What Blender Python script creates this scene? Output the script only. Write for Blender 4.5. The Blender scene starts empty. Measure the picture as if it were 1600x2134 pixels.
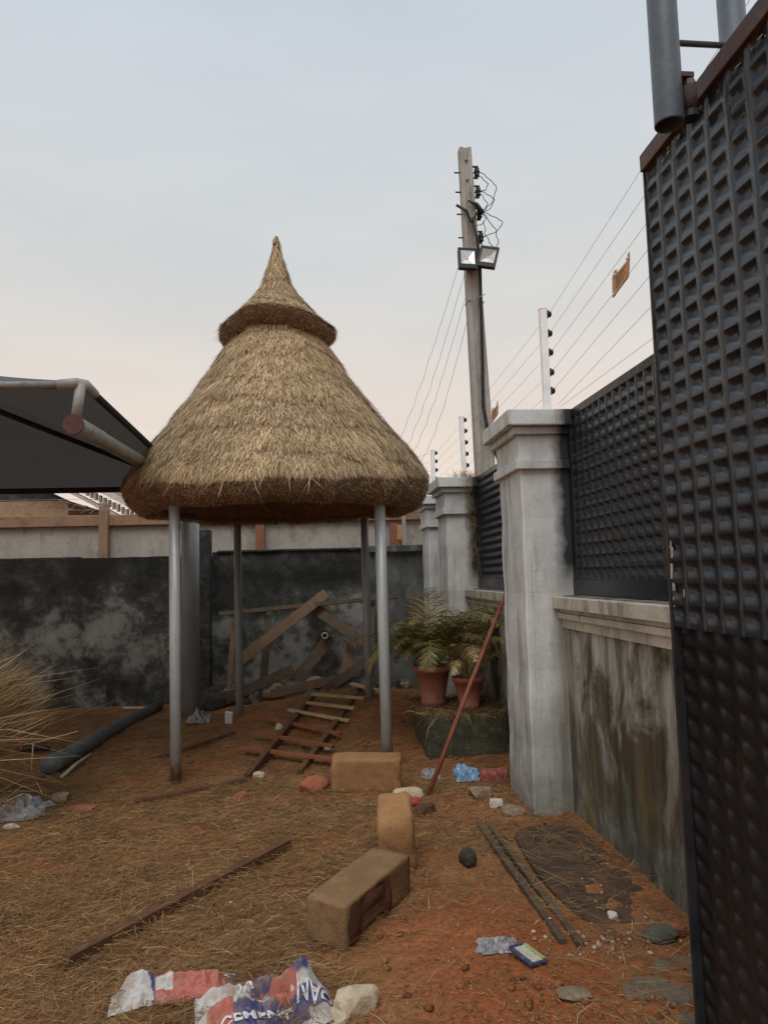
import bpy, bmesh, math, random
import numpy as np
from mathutils import Vector, Matrix, Euler
from math import sin, cos, pi, radians

S = bpy.context.scene
COL = S.collection
random.seed(7)
RNG = np.random.default_rng(11)

# ------------------------------------------------------------------ camera
YAW, PITCH, ROLL = radians(5.1), radians(5.07), radians(1.55)
cam_d = bpy.data.cameras.new('camera'); cam = bpy.data.objects.new('camera', cam_d); COL.objects.link(cam)
fwd = Vector((sin(YAW)*cos(PITCH), cos(YAW)*cos(PITCH), sin(PITCH)))
r0 = Vector((cos(YAW), -sin(YAW), 0)); u0 = r0.cross(fwd)
rt = r0*cos(ROLL) - u0*sin(ROLL); up = u0*cos(ROLL) + r0*sin(ROLL)
cam.matrix_world = Matrix(((rt.x, up.x, -fwd.x, 0), (rt.y, up.y, -fwd.y, 0), (rt.z, up.z, -fwd.z, 1.5), (0, 0, 0, 1)))
cam_d.sensor_fit = 'HORIZONTAL'; cam_d.sensor_width = 36; cam_d.lens = 33.75
cam_d.clip_start = 0.05; cam_d.clip_end = 2000
S.camera = cam

# ------------------------------------------------------------------ sky, sun, exposure
SUN_EL, SUN_AZ = radians(60), radians(194)      # azimuth measured from +Y towards +X: behind the camera, to its left
w = bpy.data.worlds.new('World'); S.world = w; w.use_nodes = True
nt = w.node_tree; nt.nodes.clear()
N = nt.nodes.new; L = nt.links.new
out = N('ShaderNodeOutputWorld')
sky = N('ShaderNodeTexSky'); sky.sky_type = 'NISHITA'; sky.sun_disc = False
sky.sun_elevation = SUN_EL; sky.sun_rotation = SUN_AZ; sky.dust_density = 4.0
bg1 = N('ShaderNodeBackground'); bg1.inputs[1].default_value = 0.05; L(sky.outputs[0], bg1.inputs[0])
tc = N('ShaderNodeTexCoord'); sep = N('ShaderNodeSeparateXYZ'); L(tc.outputs['Generated'], sep.inputs[0])
mp = N('ShaderNodeMapping'); mp.inputs['Scale'].default_value = (1.2, 1.2, 4.5); L(tc.outputs['Generated'], mp.inputs[0])
nz = N('ShaderNodeTexNoise'); nz.inputs['Scale'].default_value = 1.6; nz.inputs['Detail'].default_value = 5; nz.inputs['Roughness'].default_value = 0.55
L(mp.outputs[0], nz.inputs['Vector'])
ma = N('ShaderNodeMath'); ma.operation = 'MULTIPLY_ADD'; ma.inputs[1].default_value = 0.16; L(nz.outputs[0], ma.inputs[0])
mb_ = N('ShaderNodeMath'); mb_.operation = 'SUBTRACT'; mb_.inputs[1].default_value = 0.08; L(sep.outputs['Z'], mb_.inputs[0]); L(mb_.outputs[0], ma.inputs[2])
rp = N('ShaderNodeValToRGB'); cr = rp.color_ramp
cr.elements[0].position = 0.0; cr.elements[0].color = (0.86, 0.73, 0.61, 1)
cr.elements[1].position = 0.95; cr.elements[1].color = (0.56, 0.63, 0.69, 1)
for p, c in ((0.10, (0.90, 0.765, 0.65, 1)), (0.21, (0.82, 0.725, 0.645, 1)), (0.33, (0.715, 0.695, 0.665, 1)), (0.46, (0.65, 0.68, 0.695, 1)), (0.66, (0.59, 0.65, 0.715, 1))):
    e = cr.elements.new(p); e.color = c
L(ma.outputs[0], rp.inputs[0])
# faint cloud streaks, all round the sky
nz2 = N('ShaderNodeTexNoise'); nz2.inputs['Scale'].default_value = 2.6; nz2.inputs['Detail'].default_value = 7; nz2.inputs['Roughness'].default_value = 0.6
L(mp.outputs[0], nz2.inputs['Vector'])
rp2 = N('ShaderNodeValToRGB'); rp2.color_ramp.elements[0].position = 0.3; rp2.color_ramp.elements[0].color = (0.955, 0.955, 0.965, 1)
rp2.color_ramp.elements[1].position = 0.72; rp2.color_ramp.elements[1].color = (1.04, 1.03, 1.02, 1); L(nz2.outputs[0], rp2.inputs[0])
mx = N('ShaderNodeMix'); mx.data_type = 'RGBA'; mx.blend_type = 'MULTIPLY'; mx.inputs[0].default_value = 1.0
L(rp.outputs[0], mx.inputs[6]); L(rp2.outputs[0], mx.inputs[7])
bg2 = N('ShaderNodeBackground'); bg2.inputs[1].default_value = 0.98; L(mx.outputs[2], bg2.inputs[0])
ms = N('ShaderNodeMixShader'); ms.inputs[0].default_value = 0.93       # overcast layer over the clear sky
L(bg1.outputs[0], ms.inputs[1]); L(bg2.outputs[0], ms.inputs[2]); L(ms.outputs[0], out.inputs[0])

sd = bpy.data.lights.new('sun', 'SUN'); sd.energy = 1.5; sd.angle = radians(40); sd.color = (1.0, 0.965, 0.92)
sun = bpy.data.objects.new('sun', sd); COL.objects.link(sun)
sdir = Vector((sin(SUN_AZ)*cos(SUN_EL), cos(SUN_AZ)*cos(SUN_EL), sin(SUN_EL)))
sun.rotation_euler = sdir.to_track_quat('Z', 'Y').to_euler(); sun.location = sdir*30
S.view_settings.view_transform = 'Standard'; S.view_settings.look = 'None'
S.view_settings.exposure = 0.12; S.view_settings.gamma = 1.0
S.render.engine = 'CYCLES'
S.cycles.max_bounces = 6; S.cycles.diffuse_bounces = 3; S.cycles.glossy_bounces = 3

# ------------------------------------------------------------------ materials
class NT:
    def __init__(s, name):
        s.m = bpy.data.materials.new(name); s.m.use_nodes = True; s.t = s.m.node_tree
        s.b = s.t.nodes['Principled BSDF']; s.tc = s.t.nodes.new('ShaderNodeTexCoord')
    def n(s, ty, **k):
        q = s.t.nodes.new(ty)
        for a, v in k.items(): setattr(q, a, v)
        return q
    def l(s, a, b): s.t.links.new(a, b)
    def coord(s, scale=(1, 1, 1)):
        q = s.n('ShaderNodeMapping'); q.inputs['Scale'].default_value = scale
        s.l(s.tc.outputs['Object'], q.inputs[0]); return q.outputs[0]
    def noise(s, scale, detail=5, rough=0.6, stretch=(1, 1, 1), dist=0.0):
        q = s.n('ShaderNodeTexNoise'); q.inputs['Scale'].default_value = scale; q.inputs['Detail'].default_value = detail
        q.inputs['Roughness'].default_value = rough; q.inputs['Distortion'].default_value = dist
        s.l(s.coord(stretch), q.inputs['Vector']); return q.outputs[0]
    def ramp(s, src, stops):
        q = s.n('ShaderNodeValToRGB'); e = q.color_ramp.elements
        while len(e) < len(stops): e.new(0.5)
        for i, (p, c) in enumerate(stops):
            e[i].position = p; e[i].color = (*c, 1) if not isinstance(c, (int, float)) else (c, c, c, 1)
        s.l(src, q.inputs[0]); return q.outputs[0]
    def mix(s, fac, a, b, blend='MIX'):
        q = s.n('ShaderNodeMix', data_type='RGBA', blend_type=blend)
        for sock, v in ((q.inputs[0], fac), (q.inputs[6], a), (q.inputs[7], b)):
            if isinstance(v, (int, float)): sock.default_value = v
            elif isinstance(v, tuple): sock.default_value = (*v, 1)
            else: s.l(v, sock)
        return q.outputs[2]
    def math(s, op, a, b=0.0, clamp=False):
        q = s.n('ShaderNodeMath', operation=op, use_clamp=clamp)
        for sock, v in ((q.inputs[0], a), (q.inputs[1], b)):
            if isinstance(v, (int, float)): sock.default_value = v
            else: s.l(v, sock)
        return q.outputs[0]
    def z(s):
        q = s.n('ShaderNodeSeparateXYZ'); s.l(s.tc.outputs['Object'], q.inputs[0]); return q.outputs
    def rng(s, v, a, b, c=0.0, d=1.0):
        q = s.n('ShaderNodeMapRange'); s.l(v, q.inputs[0])
        for i, x in enumerate((a, b, c, d)): q.inputs[1+i].default_value = x
        return q.outputs[0]
    def island(s): return s.n('ShaderNodeNewGeometry').outputs['Random Per Island']
    def objrand(s): return s.n('ShaderNodeObjectInfo').outputs['Random']
    def fin(s, col, rough=0.8, bump=None, bs=0.3, bd=0.01, metal=0.0, spec=0.5):
        b = s.b
        if isinstance(col, tuple): b.inputs['Base Color'].default_value = (*col, 1)
        else: s.l(col, b.inputs['Base Color'])
        if isinstance(rough, (int, float)): b.inputs['Roughness'].default_value = rough
        else: s.l(rough, b.inputs['Roughness'])
        b.inputs['Metallic'].default_value = metal; b.inputs['Specular IOR Level'].default_value = spec
        if bump is not None:
            q = s.n('ShaderNodeBump'); q.inputs['Strength'].default_value = bs; q.inputs['Distance'].default_value = bd
            s.l(bump, q.inputs['Height']); s.l(q.outputs[0], b.inputs['Normal'])
        return s.m

def mottle(name, c1, c2, scale=6, rough=0.85, bs=0.4, bd=0.01, c3=None, stretch=(1, 1, 1), metal=0.0, spec=0.4, lo=0.35, hi=0.65, fine=60):
    t = NT(name); n1 = t.noise(scale, 6, 0.62, stretch); c = t.ramp(n1, [(lo, c1), (hi, c2)])
    if c3: c = t.mix(t.ramp(t.noise(scale*2.3, 5, 0.7, stretch), [(0.52, 0.0), (0.68, 1.0)]), c, c3)
    c = t.mix(0.35, c, t.ramp(t.noise(fine, 3, 0.6), [(0.3, 0.55), (0.7, 1.3)]), 'MULTIPLY')
    return t.fin(c, rough, t.noise(fine*0.7, 5, 0.65), bs, bd, metal, spec)

def straw_mat(name, stops, rough=0.75):
    t = NT(name); c = t.ramp(t.island(), stops)
    c = t.mix(0.55, c, t.ramp(t.noise(2.6, 6, 0.68, (1, 1, 0.7)), [(0.3, (0.48, 0.46, 0.44)), (0.66, (1.25, 1.22, 1.16))]), 'MULTIPLY')
    return t.fin(c, rough, spec=0.25)

M = {}
M['straw'] = straw_mat('thatch straw', [(0.0, (0.15, 0.096, 0.050)), (0.25, (0.36, 0.255, 0.142)), (0.7, (0.575, 0.425, 0.25)), (1.0, (0.80, 0.63, 0.41))])
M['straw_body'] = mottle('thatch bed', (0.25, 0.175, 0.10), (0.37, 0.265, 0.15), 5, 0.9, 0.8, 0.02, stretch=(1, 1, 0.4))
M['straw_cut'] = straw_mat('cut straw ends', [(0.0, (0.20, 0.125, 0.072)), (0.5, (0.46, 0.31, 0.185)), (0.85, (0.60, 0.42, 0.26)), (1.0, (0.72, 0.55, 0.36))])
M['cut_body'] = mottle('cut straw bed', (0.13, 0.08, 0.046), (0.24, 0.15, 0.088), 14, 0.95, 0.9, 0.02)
M['litter'] = straw_mat('straw litter', [(0.0, (0.135, 0.070, 0.030)), (0.5, (0.255, 0.146, 0.062)), (0.88, (0.36, 0.225, 0.10)), (1.0, (0.54, 0.38, 0.195))])
M['litter_green'] = straw_mat('fresh straw bundle', [(0.0, (0.18, 0.108, 0.052)), (0.5, (0.37, 0.24, 0.12)), (1.0, (0.60, 0.45, 0.255))])

def ground_mat():
    t = NT('laterite earth')
    big = t.noise(0.9, 6, 0.6); mid = t.noise(3.4, 6, 0.68); fine = t.noise(38, 5, 0.7)
    c = t.ramp(big, [(0.36, (0.265, 0.135, 0.060)), (0.50, (0.335, 0.145, 0.062)), (0.62, (0.41, 0.150, 0.062))])
    c = t.mix(t.ramp(mid, [(0.42, 0.0), (0.66, 0.75)]), c, (0.195, 0.108, 0.048))
    o = t.z()
    # churned red patch in front of the gate, its outline broken up by noise
    dx = t.math('SUBTRACT', o[0], 0.72); dy = t.math('SUBTRACT', o[1], 2.75)
    d = t.math('ADD', t.math('MULTIPLY', t.math('MULTIPLY', dx, dx), 3.0), t.math('MULTIPLY', dy, dy))
    d = t.math('SUBTRACT', d, t.math('MULTIPLY', t.math('SUBTRACT', mid, 0.5), 2.2))
    c = t.mix(t.rng(d, 0.15, 0.75, 0.85, 0.0), c, (0.34, 0.105, 0.040))
    c = t.mix(0.7, c, t.ramp(fine, [(0.3, 0.55), (0.7, 1.35)]), 'MULTIPLY')
    h = t.math('ADD', t.math('MULTIPLY', fine, 0.5), t.noise(11, 6, 0.7))
    return t.fin(c, 0.95, h, 0.9, 0.03, spec=0.15)
M['ground'] = ground_mat()

def pillar_mat():
    t = NT('weathered pillar render')
    st = t.noise(5, 6, 0.65, (1, 1, 0.16)); bl = t.noise(3.0, 6, 0.62)
    c = t.ramp(bl, [(0.32, (0.50, 0.51, 0.505)), (0.62, (0.69, 0.70, 0.69))])
    c = t.mix(t.ramp(t.noise(8, 7, 0.7, (1, 1, 0.10)), [(0.52, 0.0), (0.66, 0.75)]), c, (0.24, 0.235, 0.205))
    c = t.mix(t.ramp(t.noise(2.1, 6, 0.7, (1, 1, 0.5)), [(0.56, 0.0), (0.68, 0.55)]), c, (0.20, 0.195, 0.165))
    o = t.z()
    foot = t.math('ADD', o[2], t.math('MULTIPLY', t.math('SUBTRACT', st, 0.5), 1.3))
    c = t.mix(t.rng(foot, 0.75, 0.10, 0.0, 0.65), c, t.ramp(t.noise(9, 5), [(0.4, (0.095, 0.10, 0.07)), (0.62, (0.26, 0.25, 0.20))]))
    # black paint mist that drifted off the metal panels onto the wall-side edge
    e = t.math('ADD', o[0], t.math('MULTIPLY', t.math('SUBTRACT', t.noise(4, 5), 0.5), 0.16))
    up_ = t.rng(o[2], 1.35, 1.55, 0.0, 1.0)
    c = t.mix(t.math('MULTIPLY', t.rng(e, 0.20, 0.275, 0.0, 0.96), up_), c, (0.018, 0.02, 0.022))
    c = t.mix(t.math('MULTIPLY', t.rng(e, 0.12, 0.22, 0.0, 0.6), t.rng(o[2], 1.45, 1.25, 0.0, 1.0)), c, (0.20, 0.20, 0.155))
    h = t.math('ADD', t.noise(55, 5), t.math('MULTIPLY', bl, 2.0))
    return t.fin(c, 0.85, h, 0.25, 0.012, spec=0.3)
M['pillar'] = pillar_mat()

def low_wall_mat():
    t = NT('streaked mossy render')
    st = t.noise(7, 7, 0.66, (1, 1, 0.12), 0.3); bl = t.noise(2.6, 7, 0.66, (1, 1.3, 0.7), 0.6)
    c = t.ramp(st, [(0.30, (0.085, 0.075, 0.052)), (0.42, (0.22, 0.205, 0.165)), (0.54, (0.36, 0.345, 0.30)), (0.70, (0.55, 0.545, 0.51))])
    oz = t.z(); bm_ = t.math('ADD', bl, t.rng(oz[2], 1.05, 0.55, -0.09, 0.035))
    c = t.mix(t.ramp(bm_, [(0.41, 0.0), (0.55, 0.92)]), c, t.ramp(st, [(0.35, (0.032, 0.022, 0.010)), (0.68, (0.105, 0.078, 0.040))]))
    c = t.mix(t.ramp(t.noise(4.1, 6, 0.7, (1, 1, 0.5)), [(0.56, 0.0), (0.66, 0.8)]), c, (0.10, 0.115, 0.085))
    o = t.z()
    lowp = t.math('ADD', o[2], t.math('MULTIPLY', t.math('SUBTRACT', bl, 0.5), 1.6))
    c = t.mix(t.rng(lowp, 0.50, 0.12, 0.0, 0.7), c, t.ramp(t.noise(6, 6, 0.7, (1, 1, .7)), [(0.36, (0.05, 0.052, 0.036)), (0.52, (0.12, 0.13, 0.105)), (0.68, (0.34, 0.345, 0.315))]))
    c = t.mix(t.ramp(t.noise(1.7, 5, 0.6, (1, 1, 0.35)), [(0.56, 0.0), (0.66, 0.4)]), c, (0.30, 0.20, 0.055))
    return t.fin(c, 0.9, t.math('ADD', t.noise(45, 5, 0.7), st), 0.35, 0.012, spec=0.25)
M['low_wall'] = low_wall_mat()

def back_wall_mat():
    t = NT('mould blackened render')
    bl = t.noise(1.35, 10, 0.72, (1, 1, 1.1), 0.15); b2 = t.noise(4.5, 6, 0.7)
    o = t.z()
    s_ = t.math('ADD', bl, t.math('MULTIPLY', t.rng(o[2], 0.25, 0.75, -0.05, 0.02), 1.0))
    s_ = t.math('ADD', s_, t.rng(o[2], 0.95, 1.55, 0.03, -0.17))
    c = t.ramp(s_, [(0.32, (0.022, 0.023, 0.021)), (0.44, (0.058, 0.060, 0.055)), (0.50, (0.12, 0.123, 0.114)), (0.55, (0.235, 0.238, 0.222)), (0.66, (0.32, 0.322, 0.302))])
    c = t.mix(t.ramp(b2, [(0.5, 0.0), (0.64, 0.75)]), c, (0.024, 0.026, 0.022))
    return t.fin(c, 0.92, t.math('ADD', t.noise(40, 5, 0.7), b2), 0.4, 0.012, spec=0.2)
M['back_wall'] = back_wall_mat()
M['pilaster'] = mottle('dark pilaster render', (0.022, 0.023, 0.022), (0.06, 0.062, 0.06), 4, 0.9, c3=(0.10, 0.10, 0.095))
M['end_wall'] = mottle('grey back wall render', (0.05, 0.054, 0.052), (0.14, 0.145, 0.14), 3, 0.9, c3=(0.19, 0.19, 0.18), stretch=(1, 1, .6))
M['coping'] = mottle('cream coping', (0.42, 0.385, 0.315), (0.60, 0.56, 0.475), 5, 0.8, 0.25, c3=(0.235, 0.22, 0.175), stretch=(1, 1, 0.25))
M['coping_dirty'] = mottle('soot-marked coping', (0.05, 0.05, 0.045), (0.30, 0.285, 0.25), 5, 0.85, c3=(0.028, 0.028, 0.026))
M['cream'] = mottle('cream wall paint', (0.36, 0.33, 0.285), (0.47, 0.44, 0.385), 2.2, 0.85, 0.2, c3=(0.27, 0.245, 0.205), stretch=(1, 1, .5))
M['terracotta'] = mottle('brown trim paint', (0.22, 0.095, 0.052), (0.33, 0.15, 0.08), 6, 0.8, 0.2)
M['tan_beam'] = mottle('tan beam paint', (0.27, 0.165, 0.10), (0.34, 0.215, 0.135), 5, 0.8, 0.2, c3=(0.19, 0.12, 0.075))
def gate_mat(name, base, scr=0.6, rough=0.34, rust=True, pitch=None):
    t = NT(name)
    n1 = t.noise(2.1, 6, 0.65, (1, 1, 0.6)); n2 = t.noise(26, 5, 0.7, (1, 1, 0.35))
    c = t.ramp(n1, [(0.35, base), (0.65, tuple(x*1.7 for x in base))])
    if rust: c = t.mix(t.ramp(t.noise(5.5, 6, 0.72, (1, 1, 0.3)), [(0.60, 0.0), (0.72, 0.6)]), c, (0.060, 0.034, 0.022))
    c = t.mix(t.ramp(n2, [(0.66, 0.0), (0.80, scr)]), c, (0.16, 0.155, 0.145))
    if pitch:
        fr = t.math('FRACT', t.math('ADD', t.math('DIVIDE', t.z()[1], pitch), 0.045)); wn = t.ramp(t.noise(9, 6, 0.7, (1, 1, 0.5)), [(0.40, 0.0), (0.62, 0.75)])
        c = t.mix(t.math('MULTIPLY', t.math('LESS_THAN', fr, 0.14), wn), c, (0.050, 0.044, 0.042))
        c = t.mix(t.ramp(t.noise(1.3, 6, 0.7), [(0.5, 0.0), (0.75, 0.22)]), c, (0.06, 0.054, 0.048))
    r = t.rng(n1, 0.3, 0.7, rough*0.8, rough*1.4)
    return t.fin(c, r, t.noise(12, 4, 0.6), 0.25, 0.01, spec=0.5)
M['gate'] = gate_mat('dark grey gate paint', (0.0115, 0.0150, 0.0195), 0.45, 0.28, pitch=3.875/39)
M['gate_low'] = gate_mat('shade-darkened gate paint', (0.0040, 0.0040, 0.0048), 0.25, 0.42)  # dark lower sheet, colour blackened further to paint in the weak light near the foot
M['grille'] = gate_mat('blue-black panel paint', (0.0080, 0.0105, 0.0140), 0.12, 0.27, rust=False)
M['rail'] = mottle('rust-primed rail', (0.085, 0.032, 0.025), (0.05, 0.047, 0.05), 6, 0.55, 0.3, c3=(0.12, 0.05, 0.034))
M['chip'] = mottle('chipped paint flakes', (0.30, 0.25, 0.20), (0.5, 0.45, 0.38), 30, 0.8)
def galv(name, a, b, rough=0.45, metal=0.25):
    t = NT(name); v = t.n('ShaderNodeTexVoronoi'); v.inputs['Scale'].default_value = 42; t.l(t.coord((1, 1, 0.7)), v.inputs['Vector'])
    c = t.ramp(t.noise(4, 5, 0.6, (1, 1, 0.3)), [(0.3, a), (0.7, b)])
    c = t.mix(0.25, c, t.ramp(v.outputs['Distance'], [(0.0, 0.7), (0.6, 1.25)]), 'MULTIPLY')
    c = t.mix(t.ramp(t.noise(14, 5, 0.7), [(0.62, 0.0), (0.75, 0.6)]), c, (0.22, 0.19, 0.155))
    mud = t.math('ADD', t.z()[2], t.math('MULTIPLY', t.math('SUBTRACT', t.noise(16, 5, 0.7), 0.5), 0.30))
    c = t.mix(t.rng(mud, 0.16, 0.04, 0.0, 0.85), c, (0.20, 0.11, 0.055))
    return t.fin(c, rough, t.noise(30, 3), 0.1, 0.004, metal)
M['galv'] = galv('galvanised pipe', (0.36, 0.385, 0.39), (0.52, 0.545, 0.55))
M['galv_dull'] = galv('dull galvanised pipe', (0.20, 0.22, 0.22), (0.30, 0.32, 0.32), 0.55, 0.2)
M['grey_pipe'] = mottle('grey painted pipe', (0.078, 0.098, 0.122), (0.105, 0.128, 0.155), 4, 0.38, 0.1, spec=0.5)
M['canopy_pipe'] = mottle('grey canopy pipe paint', (0.24, 0.235, 0.225), (0.33, 0.325, 0.31), 5, 0.45, 0.15, c3=(0.18, 0.17, 0.16))
M['red_cap'] = mottle('red-brown end cap', (0.075, 0.028, 0.025), (0.12, 0.048, 0.041), 9, 0.7)
M['fabric'] = mottle('dark canopy fabric', (0.055, 0.054, 0.052), (0.075, 0.073, 0.070), 3, 0.8, 0.2, spec=0.3, fine=160)
M['fabric_top'] = mottle('dark canopy top fabric', (0.045, 0.055, 0.070), (0.062, 0.074, 0.092), 3, 0.7, 0.2, fine=160)
M['concrete_pole'] = mottle('pole concrete', (0.30, 0.295, 0.275), (0.44, 0.435, 0.41), 4, 0.9, 0.5, c3=(0.21, 0.20, 0.18), stretch=(1, 1, 0.35))
M['black'] = mottle('black plastic', (0.010, 0.011, 0.012), (0.02, 0.021, 0.022), 20, 0.55, 0.1)
M['cable'] = mottle('cable sheath', (0.014, 0.014, 0.015), (0.03, 0.03, 0.031), 20, 0.6, 0.1)
M['wire'] = mottle('galvanised wire', (0.26, 0.25, 0.235), (0.36, 0.345, 0.33), 20, 0.5, 0.05, metal=0.4)
M['white_post'] = mottle('white post paint', (0.86, 0.87, 0.87), (0.90, 0.91, 0.91), 7, 0.5, 0.1, fine=8)
M['reflector'] = mottle('lamp reflector', (0.55, 0.57, 0.58), (0.72, 0.74, 0.75), 9, 0.3, 0.05, metal=0.6)
M['reflector_grey'] = mottle('dull lamp reflector', (0.26, 0.26, 0.25), (0.36, 0.36, 0.35), 9, 0.35, 0.05, metal=0.5)
M['led'] = mottle('led chip', (0.62, 0.50, 0.26), (0.75, 0.62, 0.35), 30, 0.5)
M['sign'] = mottle('faded orange sign plastic', (0.50, 0.25, 0.105), (0.60, 0.33, 0.155), 8, 0.6, 0.1, c3=(0.42, 0.22, 0.10))
M['sign_ink'] = mottle('faded sign print', (0.36, 0.20, 0.09), (0.42, 0.23, 0.11), 30, 0.7)
def block_mat(name, a, b, dark):
    t = NT(name); c = t.ramp(t.noise(7, 6, 0.65), [(0.35, a), (0.65, b)])
    c = t.mix(t.ramp(t.noise(4.2, 6, 0.7), [(0.55, 0.0), (0.68, 0.7)]), c, dark)
    c = t.mix(0.5, c, t.ramp(t.noise(120, 4, 0.7), [(0.3, 0.6), (0.7, 1.35)]), 'MULTIPLY')
    return t.fin(c, 0.95, t.math('ADD', t.noise(70, 6, 0.75), t.noise(14, 5)), 0.6, 0.012, spec=0.15)
M['block'] = block_mat('sandcrete', (0.29, 0.155, 0.070), (0.375, 0.205, 0.095), (0.20, 0.10, 0.05))
M['block_pale'] = block_mat('pale sandcrete', (0.33, 0.175, 0.080), (0.43, 0.235, 0.108), (0.17, 0.105, 0.055))
M['block_grey'] = block_mat('damp sandcrete', (0.215, 0.128, 0.064), (0.28, 0.170, 0.088), (0.13, 0.060, 0.033))
M['block_scar'] = block_mat('red mud on block', (0.085, 0.038, 0.024), (0.16, 0.07, 0.04), (0.05, 0.025, 0.018))
def wood(name, a, b, dark=(0.05, 0.025, 0.015)):
    t = NT(name); c = t.ramp(t.noise(9, 6, 0.65, (1, 1, 1)), [(0.3, a), (0.7, b)])
    c = t.mix(t.ramp(t.noise(3, 5, 0.7), [(0.55, 0.0), (0.7, 0.6)]), c, dark)
    c = t.mix(0.3, c, t.ramp(t.objrand(), [(0.0, 0.75), (1.0, 1.25)]), 'MULTIPLY')
    return t.fin(c, 0.85, t.noise(60, 5, 0.7), 0.4, 0.006, spec=0.25)
M['timber'] = wood('muddy timber', (0.085, 0.040, 0.021), (0.15, 0.075, 0.039))
M['slat_red'] = wood('red-brown slat', (0.20, 0.072, 0.036), (0.27, 0.105, 0.05))
M['slat_pale'] = wood('pale slat', (0.38, 0.26, 0.13), (0.50, 0.36, 0.20), (0.22, 0.13, 0.07))
M['plank'] = wood('old plank', (0.13, 0.085, 0.055), (0.21, 0.135, 0.085))
M['plank_dark'] = wood('dirty grey plank', (0.075, 0.054, 0.037), (0.135, 0.098, 0.064), (0.035, 0.028, 0.02))
M['rust_bar'] = mottle('rusted red pipe', (0.20, 0.062, 0.036), (0.285, 0.095, 0.052), 9, 0.75, 0.3, c3=(0.14, 0.05, 0.035))
M['pvc'] = mottle('grey pvc pipe', (0.080, 0.094, 0.098), (0.12, 0.135, 0.138), 5, 0.55, 0.15, c3=(0.12, 0.072, 0.042))
M['conduit'] = mottle('dirty white conduit', (0.40, 0.33, 0.26), (0.52, 0.44, 0.36), 8, 0.6)
M['pot'] = mottle('terracotta pot', (0.34, 0.125, 0.088), (0.44, 0.175, 0.125), 5, 0.7, 0.2, c3=(0.25, 0.11, 0.075))
M['soil'] = mottle('dark potting soil', (0.03, 0.02, 0.013), (0.07, 0.045, 0.028), 20, 0.95, 0.9, 0.02)
M['moss_block'] = mottle('mossy planter concrete', (0.036, 0.040, 0.022), (0.088, 0.082, 0.052), 6, 0.95, 0.7, 0.02, c3=(0.13, 0.12, 0.09))
M['stem'] = mottle('palm stem', (0.09, 0.085, 0.03), (0.17, 0.14, 0.06), 12, 0.7)
def leaf_mat():
    t = NT('palm leaflet')
    c = t.ramp(t.objrand(), [(0.0, (0.075, 0.10, 0.026)), (0.35, (0.17, 0.16, 0.045)), (0.7, (0.31, 0.23, 0.080)), (1.0, (0.44, 0.32, 0.15))])
    c = t.mix(0.6, c, t.ramp(t.island(), [(0.0, 0.6), (1.0, 1.35)]), 'MULTIPLY')
    return t.fin(c, 0.5, spec=0.4)
M['leaf'] = leaf_mat()
M['twig'] = straw_mat('dry twig', [(0.0, (0.14, 0.09, 0.05)), (1.0, (0.36, 0.26, 0.15))])
M['stone'] = mottle('rubble stone', (0.20, 0.14, 0.09), (0.33, 0.25, 0.17), 14, 0.95, 0.7, 0.015)
M['stone_pale'] = mottle('pale stone', (0.46, 0.37, 0.25), (0.60, 0.50, 0.36), 14, 0.95, 0.6, 0.012)
M['stone_red'] = mottle('red lump', (0.26, 0.085, 0.045), (0.38, 0.14, 0.075), 14, 0.95, 0.7, 0.015)
M['stone_white'] = mottle('white plaster lump', (0.50, 0.46, 0.40), (0.66, 0.62, 0.56), 14, 0.9, 0.5, 0.01, c3=(0.3, 0.19, 0.12))
M['stone_dark'] = mottle('dark lump', (0.035, 0.03, 0.026), (0.075, 0.06, 0.048), 14, 0.9, 0.6, 0.012)
M['stone_green'] = mottle('mossy grey stone', (0.07, 0.075, 0.055), (0.13, 0.13, 0.10), 10, 0.95, 0.6, 0.012)
M['brick'] = mottle('broken red brick', (0.26, 0.055, 0.045), (0.36, 0.095, 0.075), 10, 0.9, 0.5, c3=(0.34, 0.24, 0.19))
M['pebble'] = straw_mat('pebbles', [(0.0, (0.20, 0.115, 0.068)), (0.6, (0.34, 0.235, 0.16)), (1.0, (0.56, 0.46, 0.36))])
M['clod'] = straw_mat('earth clods', [(0.0, (0.12, 0.05, 0.025)), (0.6, (0.24, 0.10, 0.045)), (1.0, (0.34, 0.14, 0.06))], 0.95)
M['slab'] = mottle('tar-dark slab', (0.052, 0.033, 0.021), (0.095, 0.058, 0.034), 5, 0.9, 0.6, c3=(0.14, 0.07, 0.038))
M['apron'] = mottle('dirty concrete apron', (0.13, 0.105, 0.075), (0.20, 0.165, 0.12), 5, 0.95, 0.5, c3=(0.24, 0.115, 0.06))
M['plastic_blue'] = mottle('blue plastic film', (0.10, 0.24, 0.45), (0.22, 0.38, 0.58), 26, 0.3, 0.2, c3=(0.5, 0.58, 0.66))
M['plastic_clear'] = mottle('grey plastic film', (0.20, 0.20, 0.22), (0.38, 0.37, 0.37), 26, 0.3, 0.2, c3=(0.15, 0.12, 0.14))
M['plastic_red'] = mottle('red plastic scrap', (0.42, 0.045, 0.03), (0.5, 0.07, 0.05), 12, 0.5)
M['white_card'] = mottle('white card', (0.62, 0.63, 0.66), (0.72, 0.73, 0.75), 12, 0.6)
M['rubber'] = mottle('black rubber', (0.012, 0.011, 0.011), (0.025, 0.023, 0.022), 12, 0.6)
M['roof_pink'] = mottle('pinkish roof sheet', (0.36, 0.27, 0.26), (0.47, 0.36, 0.345), 4, 0.6, 0.2, c3=(0.30, 0.215, 0.2))
M['roof_line'] = mottle('dark tile joint', (0.06, 0.045, 0.042), (0.1, 0.075, 0.07), 10, 0.8)
M['fascia'] = mottle('white fascia', (0.55, 0.50, 0.47), (0.64, 0.59, 0.555), 6, 0.6)
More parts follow.
